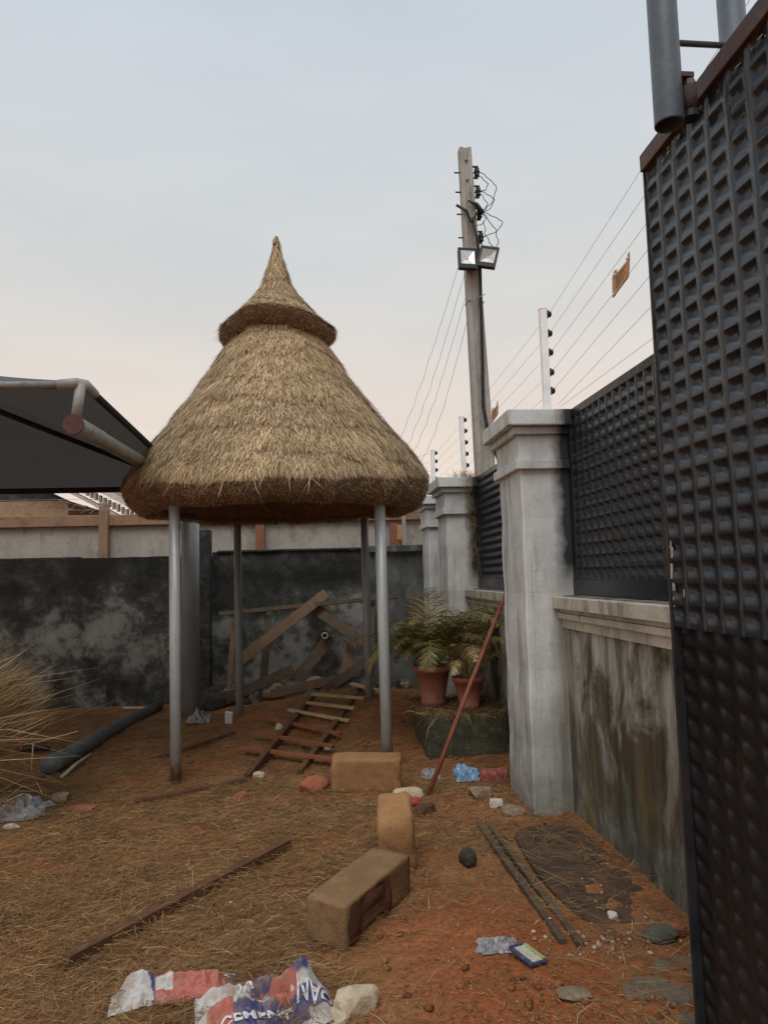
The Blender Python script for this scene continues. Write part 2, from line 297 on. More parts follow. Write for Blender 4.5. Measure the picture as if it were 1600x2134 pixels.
M['roof_dark'] = mottle('dark red roof', (0.085, 0.045, 0.042), (0.135, 0.075, 0.068), 6, 0.7)
M['ochre'] = mottle('ochre house wall', (0.30, 0.195, 0.115), (0.38, 0.26, 0.16), 3, 0.85, 0.2)
def vcol_mat(name):
    t = NT(name); a = t.n('ShaderNodeVertexColor', layer_name='print')
    c = t.mix(t.ramp(t.noise(16, 6, 0.7), [(0.46, 0.0), (0.68, 0.8)]), a.outputs[0], (0.25, 0.165, 0.10))
    return t.fin(c, 0.45, t.noise(30, 4), 0.25, 0.006, spec=0.4)
M['sack'] = vcol_mat('printed sack film')
M['ink_white'] = mottle('white sack lettering', (0.60, 0.59, 0.60), (0.70, 0.69, 0.70), 20, 0.5)
M['ink_pink'] = mottle('pale sack lettering', (0.62, 0.42, 0.38), (0.70, 0.50, 0.46), 20, 0.5)

# ------------------------------------------------------------------ builders
OFF = {}
def link(o): COL.objects.link(o); return o
def thing(name, label, cat, loc, group=None, kind=None):
    o = bpy.data.objects.new(name, None); o.location = loc; o.empty_display_size = 0.1; link(o)
    o['label'] = label; o['category'] = cat
    if group: o['group'] = group
    if kind: o['kind'] = kind
    OFF[o] = Vector(loc); return o
def rotm(rx=0, ry=0, rz=0): return Euler((rx, ry, rz)).to_matrix()
class B:
    def __init__(s): s.v = []; s.f = []
    def add(s, vs, fs):
        k = len(s.v); s.v += [tuple(v) for v in vs]; s.f += [tuple(i+k for i in f) for f in fs]; return s
    def box(s, c, d, R=None, bev=0.0, taper=1.0):
        c = Vector(c); x, y, z = d[0]/2, d[1]/2, d[2]/2
        if bev:
            bm = bmesh.new(); bmesh.ops.create_cube(bm, size=1.0)
            for v in bm.verts: v.co = Vector((v.co.x*d[0], v.co.y*d[1], v.co.z*d[2]))
            bmesh.ops.bevel(bm, geom=bm.edges[:], offset=bev, segments=2, profile=0.6, affect='EDGES')
            vs = [v.co.copy() for v in bm.verts]; fs = [[v.index for v in f.verts] for f in bm.faces] if not bm.verts.index_update() else []
            bm.free()
        else:
            t = taper
            vs = [Vector(p) for p in ((-x, -y, -z), (x, -y, -z), (x, y, -z), (-x, y, -z), (-x*t, -y*t, z), (x*t, -y*t, z), (x*t, y*t, z), (-x*t, y*t, z))]
            fs = [(0, 3, 2, 1), (4, 5, 6, 7), (0, 1, 5, 4), (1, 2, 6, 5), (2, 3, 7, 6), (3, 0, 4, 7)]
        return s.add([c + (R @ v if R else v) for v in vs], fs)
    def bar(s, p0, p1, w, h, upv=(0, 0, 1), bev=0.0):
        p0, p1 = Vector(p0), Vector(p1); d = (p1-p0); ln = d.length; d.normalize()
        x = d.cross(Vector(upv)).normalized(); z = x.cross(d)
        R = Matrix((x, d, z)).transposed()
        return s.box((p0+p1)/2, (w, ln, h), R, bev)
    def tube(s, path, r, n=10, caps=True):
        P = [Vector(p) for p in path]; m = len(P); rr = r if isinstance(r, (list, tuple)) else [r]*m
        vs = []; x = None
        for i in range(m):
            d = (P[min(i+1, m-1)] - P[max(i-1, 0)]).normalized()
            if x is None: x = d.orthogonal().normalized()
            else: x = (x - d*x.dot(d)).normalized()
            y = d.cross(x)
            for k in range(n):
                a = 2*pi*k/n; vs.append(P[i] + (x*cos(a) + y*sin(a))*rr[i])
        fs = [(i*n+k, i*n+(k+1) % n, (i+1)*n+(k+1) % n, (i+1)*n+k) for i in range(m-1) for k in range(n)]
        if caps: fs += [tuple(range(n-1, -1, -1)), tuple((m-1)*n+k for k in range(n))]
        return s.add(vs, fs)
    def lathe(s, c, prof, n=32, fn=None):
        c = Vector(c); vs = []
        for (r, z) in prof:
            for k in range(n):
                a = 2*pi*k/n; dr, dz = fn(a, r, z) if fn else (0, 0)
                vs.append(c + Vector(((r+dr)*cos(a), (r+dr)*sin(a), z+dz)))
        fs = [(i*n+k, (i+1)*n+k, (i+1)*n+(k+1) % n, i*n+(k+1) % n) for i in range(len(prof)-1) for k in range(n)]
        return s.add(vs, fs)
    def obj(s, name, mat, parent=None, smooth=False, label=None, cat=None, group=None, kind=None, origin=None):
        vs = np.array([tuple(v) for v in s.v], dtype=float)
        if parent is not None: off = OFF[parent]
        elif origin is not None: off = Vector(origin)
        else: off = Vector((vs[:, 0].mean(), vs[:, 1].mean(), vs[:, 2].min()))
        me = bpy.data.meshes.new(name); me.from_pydata([tuple(v) for v in (vs - np.array(off))], [], s.f); me.update()
        if isinstance(mat, str): mat = M[mat]
        me.materials.append(mat)
        if smooth: me.polygons.foreach_set('use_smooth', [True]*len(me.polygons))
        o = bpy.data.objects.new(name, me); link(o); OFF[o] = Vector(off)
        if parent is not None: o.parent = parent
        else: o.location = off
        for k, v in (('label', label), ('category', cat), ('group', group), ('kind', kind)):
            if v: o[k] = v
        return o
def hsh(i, j, s=0):
    n = (i*374761393 + j*668265263 + s*974634777) & 0xffffffff
    n = ((n ^ (n >> 13))*1274126177) & 0xffffffff
    return ((n ^ (n >> 16)) & 0xffff)/65535.0
def vnoise(x, y, s=0):
    x = np.asarray(x, float); y = np.asarray(y, float); i = np.floor(x).astype(np.int64); j = np.floor(y).astype(np.int64)
    fx = x-i; fy = y-j; fx = fx*fx*(3-2*fx); fy = fy*fy*(3-2*fy)
    a = hsh(i, j, s); b = hsh(i+1, j, s); c = hsh(i, j+1, s); d = hsh(i+1, j+1, s)
    return (a*(1-fx)+b*fx)*(1-fy) + (c*(1-fx)+d*fx)*fy
def fbm(x, y, s=0, o=4):
    t = 0; a = 0.5
    for k in range(o): t = t + a*vnoise(np.asarray(x)*2**k+17*k, np.asarray(y)*2**k, s+k); a *= 0.5
    return t
def gh(x, y):
    x = np.asarray(x, float); y = np.asarray(y, float)
    h = 0.25*np.exp(-((x-0.35)/1.4)**2 - ((y-7.9)/1.05)**2) - 0.045*np.exp(-((x+0.4)/1.4)**2 - ((y-5.75)/0.7)**2)
    inside = np.clip((1.56-x)/0.12, 0, 1)*np.clip((9.15-y)/0.4, 0, 1)*np.clip((x+7)/1.0, 0, 1)*np.clip((y+2)/1, 0, 1)
    n = (fbm(x*0.9, y*0.9, 3)-0.47)*0.09 + (fbm(x*3.2, y*3.2, 9)-0.47)*0.055 + (fbm(x*14, y*14, 5, 3)-0.44)*0.026
    return (h+n)*inside
def G(x, y): return float(gh(x, y))
def npmesh(name, V, F, mat, parent=None, kind=None, label=None, cat=None, smooth=False):
    """V (n,3), F (m,k) numpy -> one mesh object"""
    off = OFF[parent] if parent is not None else Vector((0, 0, 0))
    me = bpy.data.meshes.new(name); V = V - np.array(off)
    me.vertices.add(len(V)); me.vertices.foreach_set('co', V.astype(np.float32).ravel())
    k = F.shape[1]; me.loops.add(F.size); me.loops.foreach_set('vertex_index', F.astype(np.int32).ravel())
    me.polygons.add(len(F)); me.polygons.foreach_set('loop_start', np.arange(0, F.size, k, dtype=np.int32))
    me.polygons.foreach_set('loop_total', np.full(len(F), k, dtype=np.int32))
    if smooth: me.polygons.foreach_set('use_smooth', np.ones(len(F), bool))
    me.update(calc_edges=True); me.validate()
    me.materials.append(M[mat]); o = bpy.data.objects.new(name, me); link(o); OFF[o] = Vector(off)
    if parent is not None: o.parent = parent
    for a, v in (('kind', kind), ('label', label), ('category', cat)):
        if v: o[a] = v
    return o
def nrm(a): return a/np.maximum(np.linalg.norm(a, axis=1, keepdims=True), 1e-9)
def strands(P, D, Ln, W, sag=0.0, nor=None):
    """tapered two-segment blades"""
    n = len(P); D = nrm(D); side = nrm(np.cross(D, nor if nor is not None else RNG.normal(size=(n, 3))))
    mid = P + D*(Ln*0.5)[:, None]; tip = P + D*Ln[:, None]
    mid = mid + RNG.normal(size=(n, 3))*(Ln*0.05)[:, None]; tip[:, 2] -= sag*Ln
    w_ = (W/2)[:, None]*side
    V = np.empty((n, 5, 3)); V[:, 0] = P-w_; V[:, 1] = P+w_; V[:, 2] = mid+w_*0.9; V[:, 3] = mid-w_*0.9; V[:, 4] = tip
    b = (np.arange(n)*5)[:, None]
    F = np.concatenate([b+np.array([[0, 1, 2]]), b+np.array([[0, 2, 3]]), b+np.array([[3, 2, 4]])])
    return V.reshape(-1, 3), F
def lump(name, c, d, mat, label, cat, amp=0.18, seed=0, sub=3, rz=0.0, group=None, sink=0.25, boxy=0.0):
    bm = bmesh.new(); bmesh.ops.create_icosphere(bm, subdivisions=sub, radius=1.0); R = rotm(0, 0, rz); rnd = random.Random(seed)
    pl = [(Vector((rnd.gauss(0, 1), rnd.gauss(0, 1), rnd.gauss(0, 1))).normalized(), 0.62+rnd.random()*0.3) for _ in range(9)]
    for v in bm.verts:
        p = v.co.normalized()
        for q, h in pl:
            dd = p.dot(q)
            if dd > h: p = p - q*(dd-h)*0.9
        if boxy:
            m_ = max(abs(p.x), abs(p.y), abs(p.z)); p = p.lerp(p/m_*0.8, boxy)
        nn = float(fbm(p.x*2.3+seed*3.1+p.z*1.7, p.y*2.3+seed, seed))-0.45
        p = p*(1+amp*nn*2)
        v.co = R @ Vector((p.x*d[0]/2, p.y*d[1]/2, p.z*d[2]/2))
    zc = c[2] + d[2]*(0.5-sink)
    b = B(); bm.verts.index_update(); b.add([v.co+Vector((c[0], c[1], zc)) for v in bm.verts], [[v.index for v in f.verts] for f in bm.faces]); bm.free()
    return b.obj(name, mat, None, False, label, cat, group)
def rough_block(name, loc, d, R, mat, label, cat, amp=0.005, seed=0, group=None, rnd_=0.018, chip=()):
    nx, ny, nz_ = [max(2, int(k/0.03)) for k in d]
    bm = bmesh.new(); bmesh.ops.create_cube(bm, size=1.0)
    bmesh.ops.subdivide_edges(bm, edges=bm.edges[:], cuts=13, use_grid_fill=True)
    h = Vector(d)/2
    for v in bm.verts:
        p = Vector((v.co.x*d[0], v.co.y*d[1], v.co.z*d[2]))
        q = Vector([max(-h[i]+rnd_, min(h[i]-rnd_, p[i])) for i in range(3)]); e = p-q
        if e.length > 1e-6: p = q + e.normalized()*min(rnd_, e.length)
        n_ = float(fbm(p.x*16+seed+p.z*9, p.y*16+p.z*13, seed))-0.46
        p = p + (p.normalized())*n_*amp*3 + (p.normalized())*(float(vnoise(p.x*70+seed, p.y*70+p.z*57, seed))-0.5)*amp*0.8
        for (cc, rad, dep) in chip:
            dd = (p-Vector(cc)).length
            if dd < rad: p = p - p.normalized()*dep*(1-dd/rad)
        v.co = p
    b = B(); bm.verts.index_update()
    b.add([Vector(loc) + R @ v.co for v in bm.verts], [[v.index for v in f.verts] for f in bm.faces]); bm.free()
    return b.obj(name, mat, None, True, label, cat, group)

# ================================================================== GROUND
def axis(lo, hi, a, b, fine, nout=14):
    l = a - (a-lo)*(np.linspace(1, 0, nout)[:-1])**2.4; m_ = np.arange(a, b, fine); r = b + (hi-b)*(np.linspace(0, 1, nout))**2.4
    return np.concatenate([l, m_, r])
gx = axis(-400, 400, -3.6, 1.62, 0.027); gy = axis(-400, 600, 2.2, 9.3, 0.027)
XX, YY = np.meshgrid(gx, gy); ZZ = gh(XX, YY); nxg, nyg = len(gx), len(gy)
idx = np.arange(nxg*nyg).reshape(nyg, nxg)
Fg = np.stack([idx[:-1, :-1].ravel(), idx[:-1, 1:].ravel(), idx[1:, 1:].ravel(), idx[1:, :-1].ravel()], 1)
gr = npmesh('ground', np.stack([XX.ravel(), YY.ravel(), ZZ.ravel()], 1), Fg, 'ground', kind='structure', smooth=True)
gr['label'] = 'red laterite earth of the yard littered with straw'

# concrete strip the gate runs on
b = B(); nseg = 26; lft = []
for i in range(nseg):
    y = -1.5 + i*(2.82+1.5)/(nseg-1); lft.append((1.02 + 0.08*(float(vnoise(y*3, 0.3, 4))-0.5) + (0.22 if i == nseg-1 else 0), y))
vs = []; fs = []
for x, y in lft: vs += [(x, y, -0.05), (x, y, 0.003), (1.50, y, 0.003), (1.50, y, -0.05)]
for i in range(nseg-1):
    k = i*4
    for j in range(3): fs.append((k+j, k+j+1, k+j+5, k+j+4))
fs += [(0, 3, 2, 1), ((nseg-1)*4, (nseg-1)*4+1, (nseg-1)*4+2, (nseg-1)*4+3)]
b.add(vs, fs); b.obj('concrete_apron', 'apron', None, kind='structure', label='dirty concrete strip under the gate')

# ================================================================== BOUNDARY FENCE (right)
XF = 1.548
fence = thing('boundary_fence', 'grey rendered boundary fence with capped pillars and black metal panels', 'fence', (XF, 4.5, 0))
def pillar(y0, y1, ztop, zoff=0.0):
    """shaft with neck and stepped cap; yard face at x=1.30"""
    yc = (y0+y1)/2; dy = y1-y0; x0, x1 = 1.305, 1.86; xc = (x0+x1)/2; dx = x1-x0; k = ztop-2.54
    o = thing('pillar', 'x', 'x', (x0, y0, 0)); 
    for q in ('label', 'category'): del o[q]
    o.parent = fence; o.location = OFF[o]-OFF[fence]
    def ring(z0, z1, e, name, bev=0.006):
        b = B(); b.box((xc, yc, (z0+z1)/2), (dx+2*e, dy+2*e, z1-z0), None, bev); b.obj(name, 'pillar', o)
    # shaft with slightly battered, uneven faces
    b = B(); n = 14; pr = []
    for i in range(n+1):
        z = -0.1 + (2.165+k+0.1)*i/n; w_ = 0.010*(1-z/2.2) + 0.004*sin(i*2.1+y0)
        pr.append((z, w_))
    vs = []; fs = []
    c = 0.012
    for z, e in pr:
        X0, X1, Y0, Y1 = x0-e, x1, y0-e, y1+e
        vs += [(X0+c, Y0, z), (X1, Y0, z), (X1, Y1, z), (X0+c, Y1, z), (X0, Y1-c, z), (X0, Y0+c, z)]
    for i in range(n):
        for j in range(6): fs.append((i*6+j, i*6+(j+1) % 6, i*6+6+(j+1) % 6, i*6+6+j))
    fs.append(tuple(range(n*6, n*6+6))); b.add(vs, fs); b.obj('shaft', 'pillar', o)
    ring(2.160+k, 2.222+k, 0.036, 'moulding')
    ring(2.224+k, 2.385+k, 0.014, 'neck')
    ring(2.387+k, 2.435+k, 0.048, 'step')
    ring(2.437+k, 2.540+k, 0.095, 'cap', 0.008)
    return o
pillar(4.545, 5.10, 2.545); pillar(7.38, 7.93, 2.50); pillar(8.62, 9.17, 2.45); pillar(0.10, 0.65, 2.545)

def emboss(name, parent, x, ya, yb, za, zb, py, pz, h, mat, back=0.0):
    """pressed sheet facing -X: rows of raised pillows between upright beads"""
    ny = max(1, int(round((yb-ya)/py))); nzr = max(1, int(round((zb-za)/pz))); py = (yb-ya)/ny; pz = (zb-za)/nzr
    V = []; Fq = []
    # section positions across one cell: (u along y, depth factor); bead between cells
    us = [(0.0, 2), (0.09, 2), (0.13, 0), (0.24, 0), (0.27, 1), (0.86, 1), (0.89, 0), (0.96, 0)]
    vs_ = [(0.0, 1.0, 1.0), (0.05, 1.0, 1.0), (0.50, 0.82, 0.82), (0.545, 0.82, -0.35), (0.95, 0.97, 0.45)]   # (height, face, pocket)
    U = [(ya+(i+u)*py, d) for i in range(ny) for u, d in us]+[(yb, 2)]
    W_ = [(za+(j+v)*pz, d, e) for j in range(nzr) for v, d, e in vs_]+[(zb, 1.0, 1.0)]
    U_ = np.array(U); W2 = np.array(W_)
    Yg, Zg = np.meshgrid(U_[:, 0], W2[:, 0]); A, B1 = np.meshgrid(U_[:, 1], W2[:, 1]); _, B2 = np.meshgrid(U_[:, 1], W2[:, 2])
    cellA = np.where(A == 2, 1.12, np.where(A == 1, B2, B1))
    jit = 1 + 0.22*(vnoise(Yg*9, Zg*13, 6)-0.5)
    Xg = x - h*cellA*jit + 0.004*(vnoise(Yg*2.2, Zg*2.2, 2)-0.5)
    Yg = Yg + 0.006*(vnoise(Yg*5+3, Zg*22, 8)-0.5)
    n1, n2 = len(U), len(W_)
    id_ = np.arange(n1*n2).reshape(n2, n1)
    Fq = np.stack([id_[:-1, :-1].ravel(), id_[1:, :-1].ravel(), id_[1:, 1:].ravel(), id_[:-1, 1:].ravel()], 1)
    Vv = np.stack([Xg.ravel(), Yg.ravel(), Zg.ravel()], 1)
    return npmesh(name, Vv, Fq, mat, parent)
def low_wall(ya, yb):
    b = B(); ny = max(4, int((yb-ya)/0.09)); nz_ = 16; vs = []; fs = []
    for j in range(nz_+1):
        for i in range(ny+1):
            y = ya+(yb-ya)*i/ny; z = -0.1+1.24*j/nz_
            vs.append((XF + 0.012*(float(fbm(y*2.2, z*2.2, 12))-0.45) + 0.002*random.random(), y, z))
    for j in range(nz_):
        for i in range(ny): a = j*(ny+1)+i; fs.append((a, a+ny+1, a+ny+2, a+1))
    b.add(vs, fs); b.box((XF+0.155, (ya+yb)/2, 0.52), (0.27, yb-ya, 1.24))
    wl = b.obj('low_wall', 'low_wall', fence, True)
    zs = [(1.14, 1.198, 0.020), (1.200, 1.235, 0.046), (1.237, 1.262, 0.034), (1.264, 1.337, 0.075)]
    for q, (z0, z1, e) in enumerate(zs):
        b = B(); b.box((XF-e/2+0.15, (ya+yb)/2, (z0+z1)/2), (0.30+e, yb-ya, z1-z0), None, 0.004)
        b.obj('coping' if q == 3 else 'moulding', 'coping', wl)
    # grimy wash on the coping's top
    b = B(); b.box((XF+0.06, (ya+yb)/2, 1.341), (0.13, yb-ya-0.02, 0.005)); b.obj('soot_wash', 'coping_dirty', wl)
def panel(ya, yb, ztop):
    x = 1.64; f = thing('metal_panel', 'x', 'x', (x, ya, 1.34))
    for q in ('label', 'category'): del f[q]
    f.parent = fence; f.location = OFF[f]-OFF[fence]
    emboss('embossed_sheet', f, x, ya+0.075, yb-0.075, 1.445, ztop-0.05, 0.098, 0.0735, 0.016, 'grille')
    for nm, c, d in (('bottom_rail', (x+0.012, (ya+yb)/2, 1.394), (0.07, yb-ya, 0.10)), ('top_rail', (x+0.012, (ya+yb)/2, ztop-0.026), (0.06, yb-ya, 0.050)),
                     ('stile', (x+0.012, ya+0.0375, (1.446+ztop-0.052)/2), (0.064, 0.075, ztop-0.052-1.446)), ('stile', (x+0.012, yb-0.0375, (1.446+ztop-0.052)/2), (0.064, 0.075, ztop-0.052-1.446))):
        b = B(); b.box(c, d, None, 0.004); b.obj(nm, 'grille', f)
    b = B(); b.box((x+0.05, (ya+yb)/2, (1.40+ztop-0.06)/2), (0.006, yb-ya-0.02, ztop-0.06-1.40)); b.obj('backing_sheet', 'grille', f)
for ya, yb, zt in ((0.65, 4.545, 2.54), (5.10, 7.38, 2.50), (7.93, 8.62, 2.45)):
    low_wall(ya, yb); panel(ya, yb, zt)

# ================================================================== SLIDING GATE
XG = 1.15; Y1 = 2.275; Y0 = -1.6; ZT = 2.925
gate = thing('sliding_gate', 'tall dark grey sliding gate of embossed sheet with rusty top rail', 'gate', (XG, Y1, 0.03))
emboss('embossed_sheet', gate, XG, Y0, Y1, 1.31, 2.86, 0.1005, 0.0705, 0.015, 'gate')
emboss('lower_sheet', gate, XG+0.014, Y0, Y1, 0.03, 1.322, 0.1005, 0.0705, 0.005, 'gate_low')
b = B(); b.box((XG+0.055, (Y0+Y1)/2, 1.47), (0.05, Y1-Y0-0.01, 2.86)); b.obj('backing_frame', 'gate_low', gate)
b = B(); b.box((XG+0.012, (Y0+Y1)/2, 2.889), (0.085, Y1-Y0+0.004, 0.060), None, 0.004); tr = b.obj('top_rail', 'rail', gate)
b = B(); b.box((XG+0.013, Y1+0.002, 1.45), (0.066, 0.010, 2.83), None, 0.003); b.obj('edge_strip', 'gate', gate)
for i in range(26):       # flaking paint along the seam under the rail
    yy = Y1-0.10-random.random()*0.95; zz = 2.845+random.gauss(0, 0.008)
    b = B(); b.box((XG-0.008, yy, zz), (0.004, 0.008+random.random()*0.018, 0.008+random.random()*0.012), rotm(random.random(), random.random(), 0)); b.obj('paint_flake', 'chip', gate)
for (yy, zz, hh) in ((2.262, 1.58, .03), (2.255, 1.55, .035), (2.266, 1.49, .05), (2.258, 1.44, .025), (2.18, 1.50, .03), (2.19, 1.42, .025), (2.262, 1.39, .03), (2.24, 1.60, .02)):
    b = B(); b.box((XG-0.011, yy, zz), (0.004, 0.010, hh), rotm(0.2*random.random(), 0, 0.1)); b.obj('paint_flake', 'chip', gate)

# guide that holds the gate upright
gd = thing('gate_guide', 'pair of grey steel pipes straddling the gate top, joined by ribbed rod', 'gate guide', (1.30, 1.80, 0))
b = B()
for z0, z1 in ((2.755, 3.9),):
    n = 20; vs = []; fs = []
    for (rr, zz) in ((0.041, z1), (0.041, z0+0.3), (0.041, z0+0.004), (0.0405, z0), (0.0365, z0), (0.036, z0+0.004), (0.036, z0+0.30)):
        for k in range(n): vs.append((1.010+rr*cos(2*pi*k/n), 1.86+rr*sin(2*pi*k/n), zz))
    for i in range(6):
        for k in range(n): fs.append((i*n+k, i*n+(k+1) % n, (i+1)*n+(k+1) % n, (i+1)*n+k))
    b.add(vs, fs)
b.obj('guide_pipe', 'grey_pipe', gd, True)
b = B(); b.tube([(1.325, 2.02, 0.01), (1.325, 2.02, 3.9)], 0.041, 20); b.obj('guide_pipe', 'grey_pipe', gd, True)
b = B(); b.tube([(0.98, 1.845, 3.88), (1.36, 2.035, 3.88)], 0.035, 16); b.obj('cross_pipe', 'grey_pipe', gd, True)
pth = [(1.045+0.25*i/40, 1.878+0.126*i/40, 3.020+0.10*i/40) for i in range(41)]
b = B(); b.tube(pth, [0.0075+(0.002 if i % 2 else 0) for i in range(41)], 8); b.obj('ribbed_rod', 'black', gd, True)
b = B(); b.tube([(1.072, 1.852, 2.79), (1.072, 1.852, 2.865)], 0.020, 14); b.obj('roller', 'stone_dark', gd, True)
b = B(); b.tube([(1.072, 1.852, 2.866), (1.072, 1.852, 2.884)], [0.021, 0.017], 6); b.obj('bolt_head', 'rail', gd)
b = B(); b.tube([(1.072, 1.852, 2.770), (1.072, 1.852, 2.789)], 0.024, 12); b.obj('washer', 'black', gd)
b = B(); b.box((1.055, 1.856, 2.895), (0.05, 0.04, 0.014)); b.obj('bracket', 'rail', gd)

# ================================================================== BACK WALL AND NEIGHBOURS
def wavy_wall(name, parent, xa, xb, y, za, zb, mat, th=0.2):
    b = B(); nx_ = int((xb-xa)/0.12)+1; nz_ = 14; vs = []; fs = []
    for j in range(nz_+1):
        for i in range(nx_+1):
            x = xa+(xb-xa)*i/nx_; z = za+(zb-za)*j/nz_
            e = 0.018*(float(fbm(x*1.3, z*1.3, 21))-0.45)
            vs.append((x, y-e, z + (0.035*(float(fbm(x*5, 1.2, 3))-0.5) if j == nz_ else 0)))
    for j in range(nz_):
        for i in range(nx_): a = j*(nx_+1)+i; fs.append((a, a+1, a+nx_+2, a+nx_+1))
    b.add(vs, fs); b.box(((xa+xb)/2, y+th/2+0.012, (za+zb)/2-0.008), (xb-xa, th, zb-za-0.016))
    return b.obj(name, mat, parent, True)
bw = thing('back_wall', 'mould-blackened rendered wall closing the yard behind the gazebo', 'wall', (-2, 9.2, 0))
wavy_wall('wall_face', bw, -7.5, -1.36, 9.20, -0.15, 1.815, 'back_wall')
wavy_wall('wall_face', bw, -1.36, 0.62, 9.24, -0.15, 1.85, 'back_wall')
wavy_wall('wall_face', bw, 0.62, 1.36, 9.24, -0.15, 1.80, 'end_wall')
b = B(); b.box((0.99, 9.30, 1.845), (0.74, 0.26, 0.085), None, 0.01); b.obj('coping', 'end_wall', bw)
b = B(); b.box((-1.52, 9.14, 1.00), (0.31, 0.22, 2.26), None, 0.01); b.obj('pilaster', 'pilaster', bw)
for (xa, xb, z0, z1) in ((-7.5, -4.9, 1.816, 1.84), (-4.9, -3.0, 1.816, 1.835), (-1.3, 0.6, 1.851, 1.872)):
    b = B(); b.box(((xa+xb)/2, 9.30, (z0+z1)/2), (xb-xa, 0.2, z1-z0)); b.obj('mortar_cap', 'pilaster', bw)

nw = thing('neighbour_wall', 'cream wall with tan top beam rising behind the black wall', 'wall', (-2, 9.75, 0))
b = B(); b.box((-3.0, 9.85, 1.15), (9.0, 0.18, 2.2)); b.obj('wall_face', 'cream', nw)
b = B(); b.box((-3.0, 9.84, 2.325), (9.0, 0.30, 0.145), None, 0.008); b.obj('beam', 'tan_beam', nw)
for x, zt in ((-2.82, 2.55), (-0.80, 2.5), (-5.2, 2.55), (1.0, 2.2)):
    b = B(); b.box((x, 9.70, zt/2+0.85), (0.115, 0.10, zt-1.7), None, 0.006); b.obj('post', 'terracotta' if x > -1 else 'tan_beam', nw)
b = B(); b.box((1.075, 9.66, 2.08), (0.085, 0.03, 0.20), None, 0.004); b.obj('shutter', 'sign', nw)

h1 = thing('house', 'ochre neighbour house with pinkish gabled roof and white verge', 'house', (-6.5, 15.0, 0))
b = B(); b.box((-8.6, 17.0, 1.55), (7.6, 5.6, 3.1)); b.obj('wall', 'ochre', h1)
b = B(); b.add([(-12.4, 14.22, 3.10), (-4.8, 14.22, 3.10), (-8.6, 14.22, 5.0), (-12.4, 14.3, 3.10), (-4.8, 14.3, 3.10), (-8.6, 14.3, 5.0)], [(0, 1, 2), (3, 5, 4), (0, 3, 4, 1), (1, 4, 5, 2), (2, 5, 3, 0)]); b.obj('gable', 'pilaster', h1)
ax, az = -8.6, 5.76; ex, ez = -3.30, 2.84
sl = Vector((ex-ax, 0, ez-az)); sln = sl.normalized(); nrmv = Vector((-sln.z, 0, sln.x))
def slope_plane(mir):
    f = lambda x: (2*ax-x) if mir else x
    b = B(); t = 0.06
    p = [(f(ax), 13.75, az), (f(ex), 13.75, ez), (f(ex), 20.5, ez), (f(ax), 20.5, az)]
    b.add(p+[(q[0], q[1], q[2]-t) for q in p], [(0, 1, 2, 3), (7, 6, 5, 4), (0, 4, 5, 1), (1, 5, 6, 2), (2, 6, 7, 3), (3, 7, 4, 0)])
    return b.obj('roof_slope', 'roof_pink', h1)
rs = slope_plane(False); slope_plane(True)
for i in range(16):
    y = 14.1+i*0.4; b = B(); b.bar(Vector((ax, y, az))+nrmv*0.012, Vector((ex, y, ez))+nrmv*0.012, 0.06, 0.04, nrmv); b.obj('roof_rib', 'roof_pink', rs)
for i in range(12):
    t = 0.99-i*0.035; p = Vector((ax, 13.76, az))+sl*t+nrmv*0.008; b = B(); b.bar(p, p+Vector((0, 6.5, 0)), 0.02, 0.02, nrmv); b.obj('tile_step', 'roof_line', rs)
b = B(); b.bar((ax, 13.73, az-0.02), (ex, 13.73, ez-0.02), 0.05, 0.10, nrmv); b.obj('verge_board', 'fascia', h1)
b = B(); b.bar((ax, 14.05, az-0.38), (ex-0.1, 14.05, ez-0.30), 0.34, 0.06, nrmv); b.obj('cornice', 'fascia', h1)
for i in range(26):
    t = 0.985-i*0.0155; p = Vector((ax, 13.93, az-0.2))+sl*t; b = B(); b.box(p, (0.045, 0.10, 0.13)); b.obj('dentil', 'fascia', h1)
h2 = thing('house', 'distant house with a dark red hipped roof behind the corner pillar', 'house', (1.6, 17.5, 0))
b = B(); b.box((0.6, 18.5, 1.35), (3.6, 3.6, 2.7)); b.obj('wall', 'cream', h2)
ro = B(); z0 = 2.85; xa, xb, ya, yb = -1.6, 2.85, 16.2, 20.6
ro.add([(xa, ya, z0), (xb, ya, z0), (xb, yb, z0), (xa, yb, z0), (0.3, 18.4, 4.55), (0.9, 18.4, 4.55)], [(0, 1, 5, 4), (1, 2, 5), (2, 3, 4, 5), (3, 0, 4), (3, 2, 1, 0)]); ro = ro.obj('roof', 'roof_dark', h2)
b = B(); b.box(((xa+xb)/2, ya+0.02, z0-0.07), (xb-xa, 0.05, 0.13)); b.obj('fascia', 'roof_dark', h2)
for i in range(9):
    f = (i+1)/10; l_ = Vector((xa, ya, z0)).lerp(Vector((0.3, 18.4, 4.55)), f); r_ = Vector((xb, ya, z0)).lerp(Vector((0.9, 18.4, 4.55)), f)
    b = B(); b.bar(l_+Vector((0, -.01, .01)), r_+Vector((0, -.01, .01)), 0.03, 0.03); b.obj('tile_step', 'roof_line', ro)

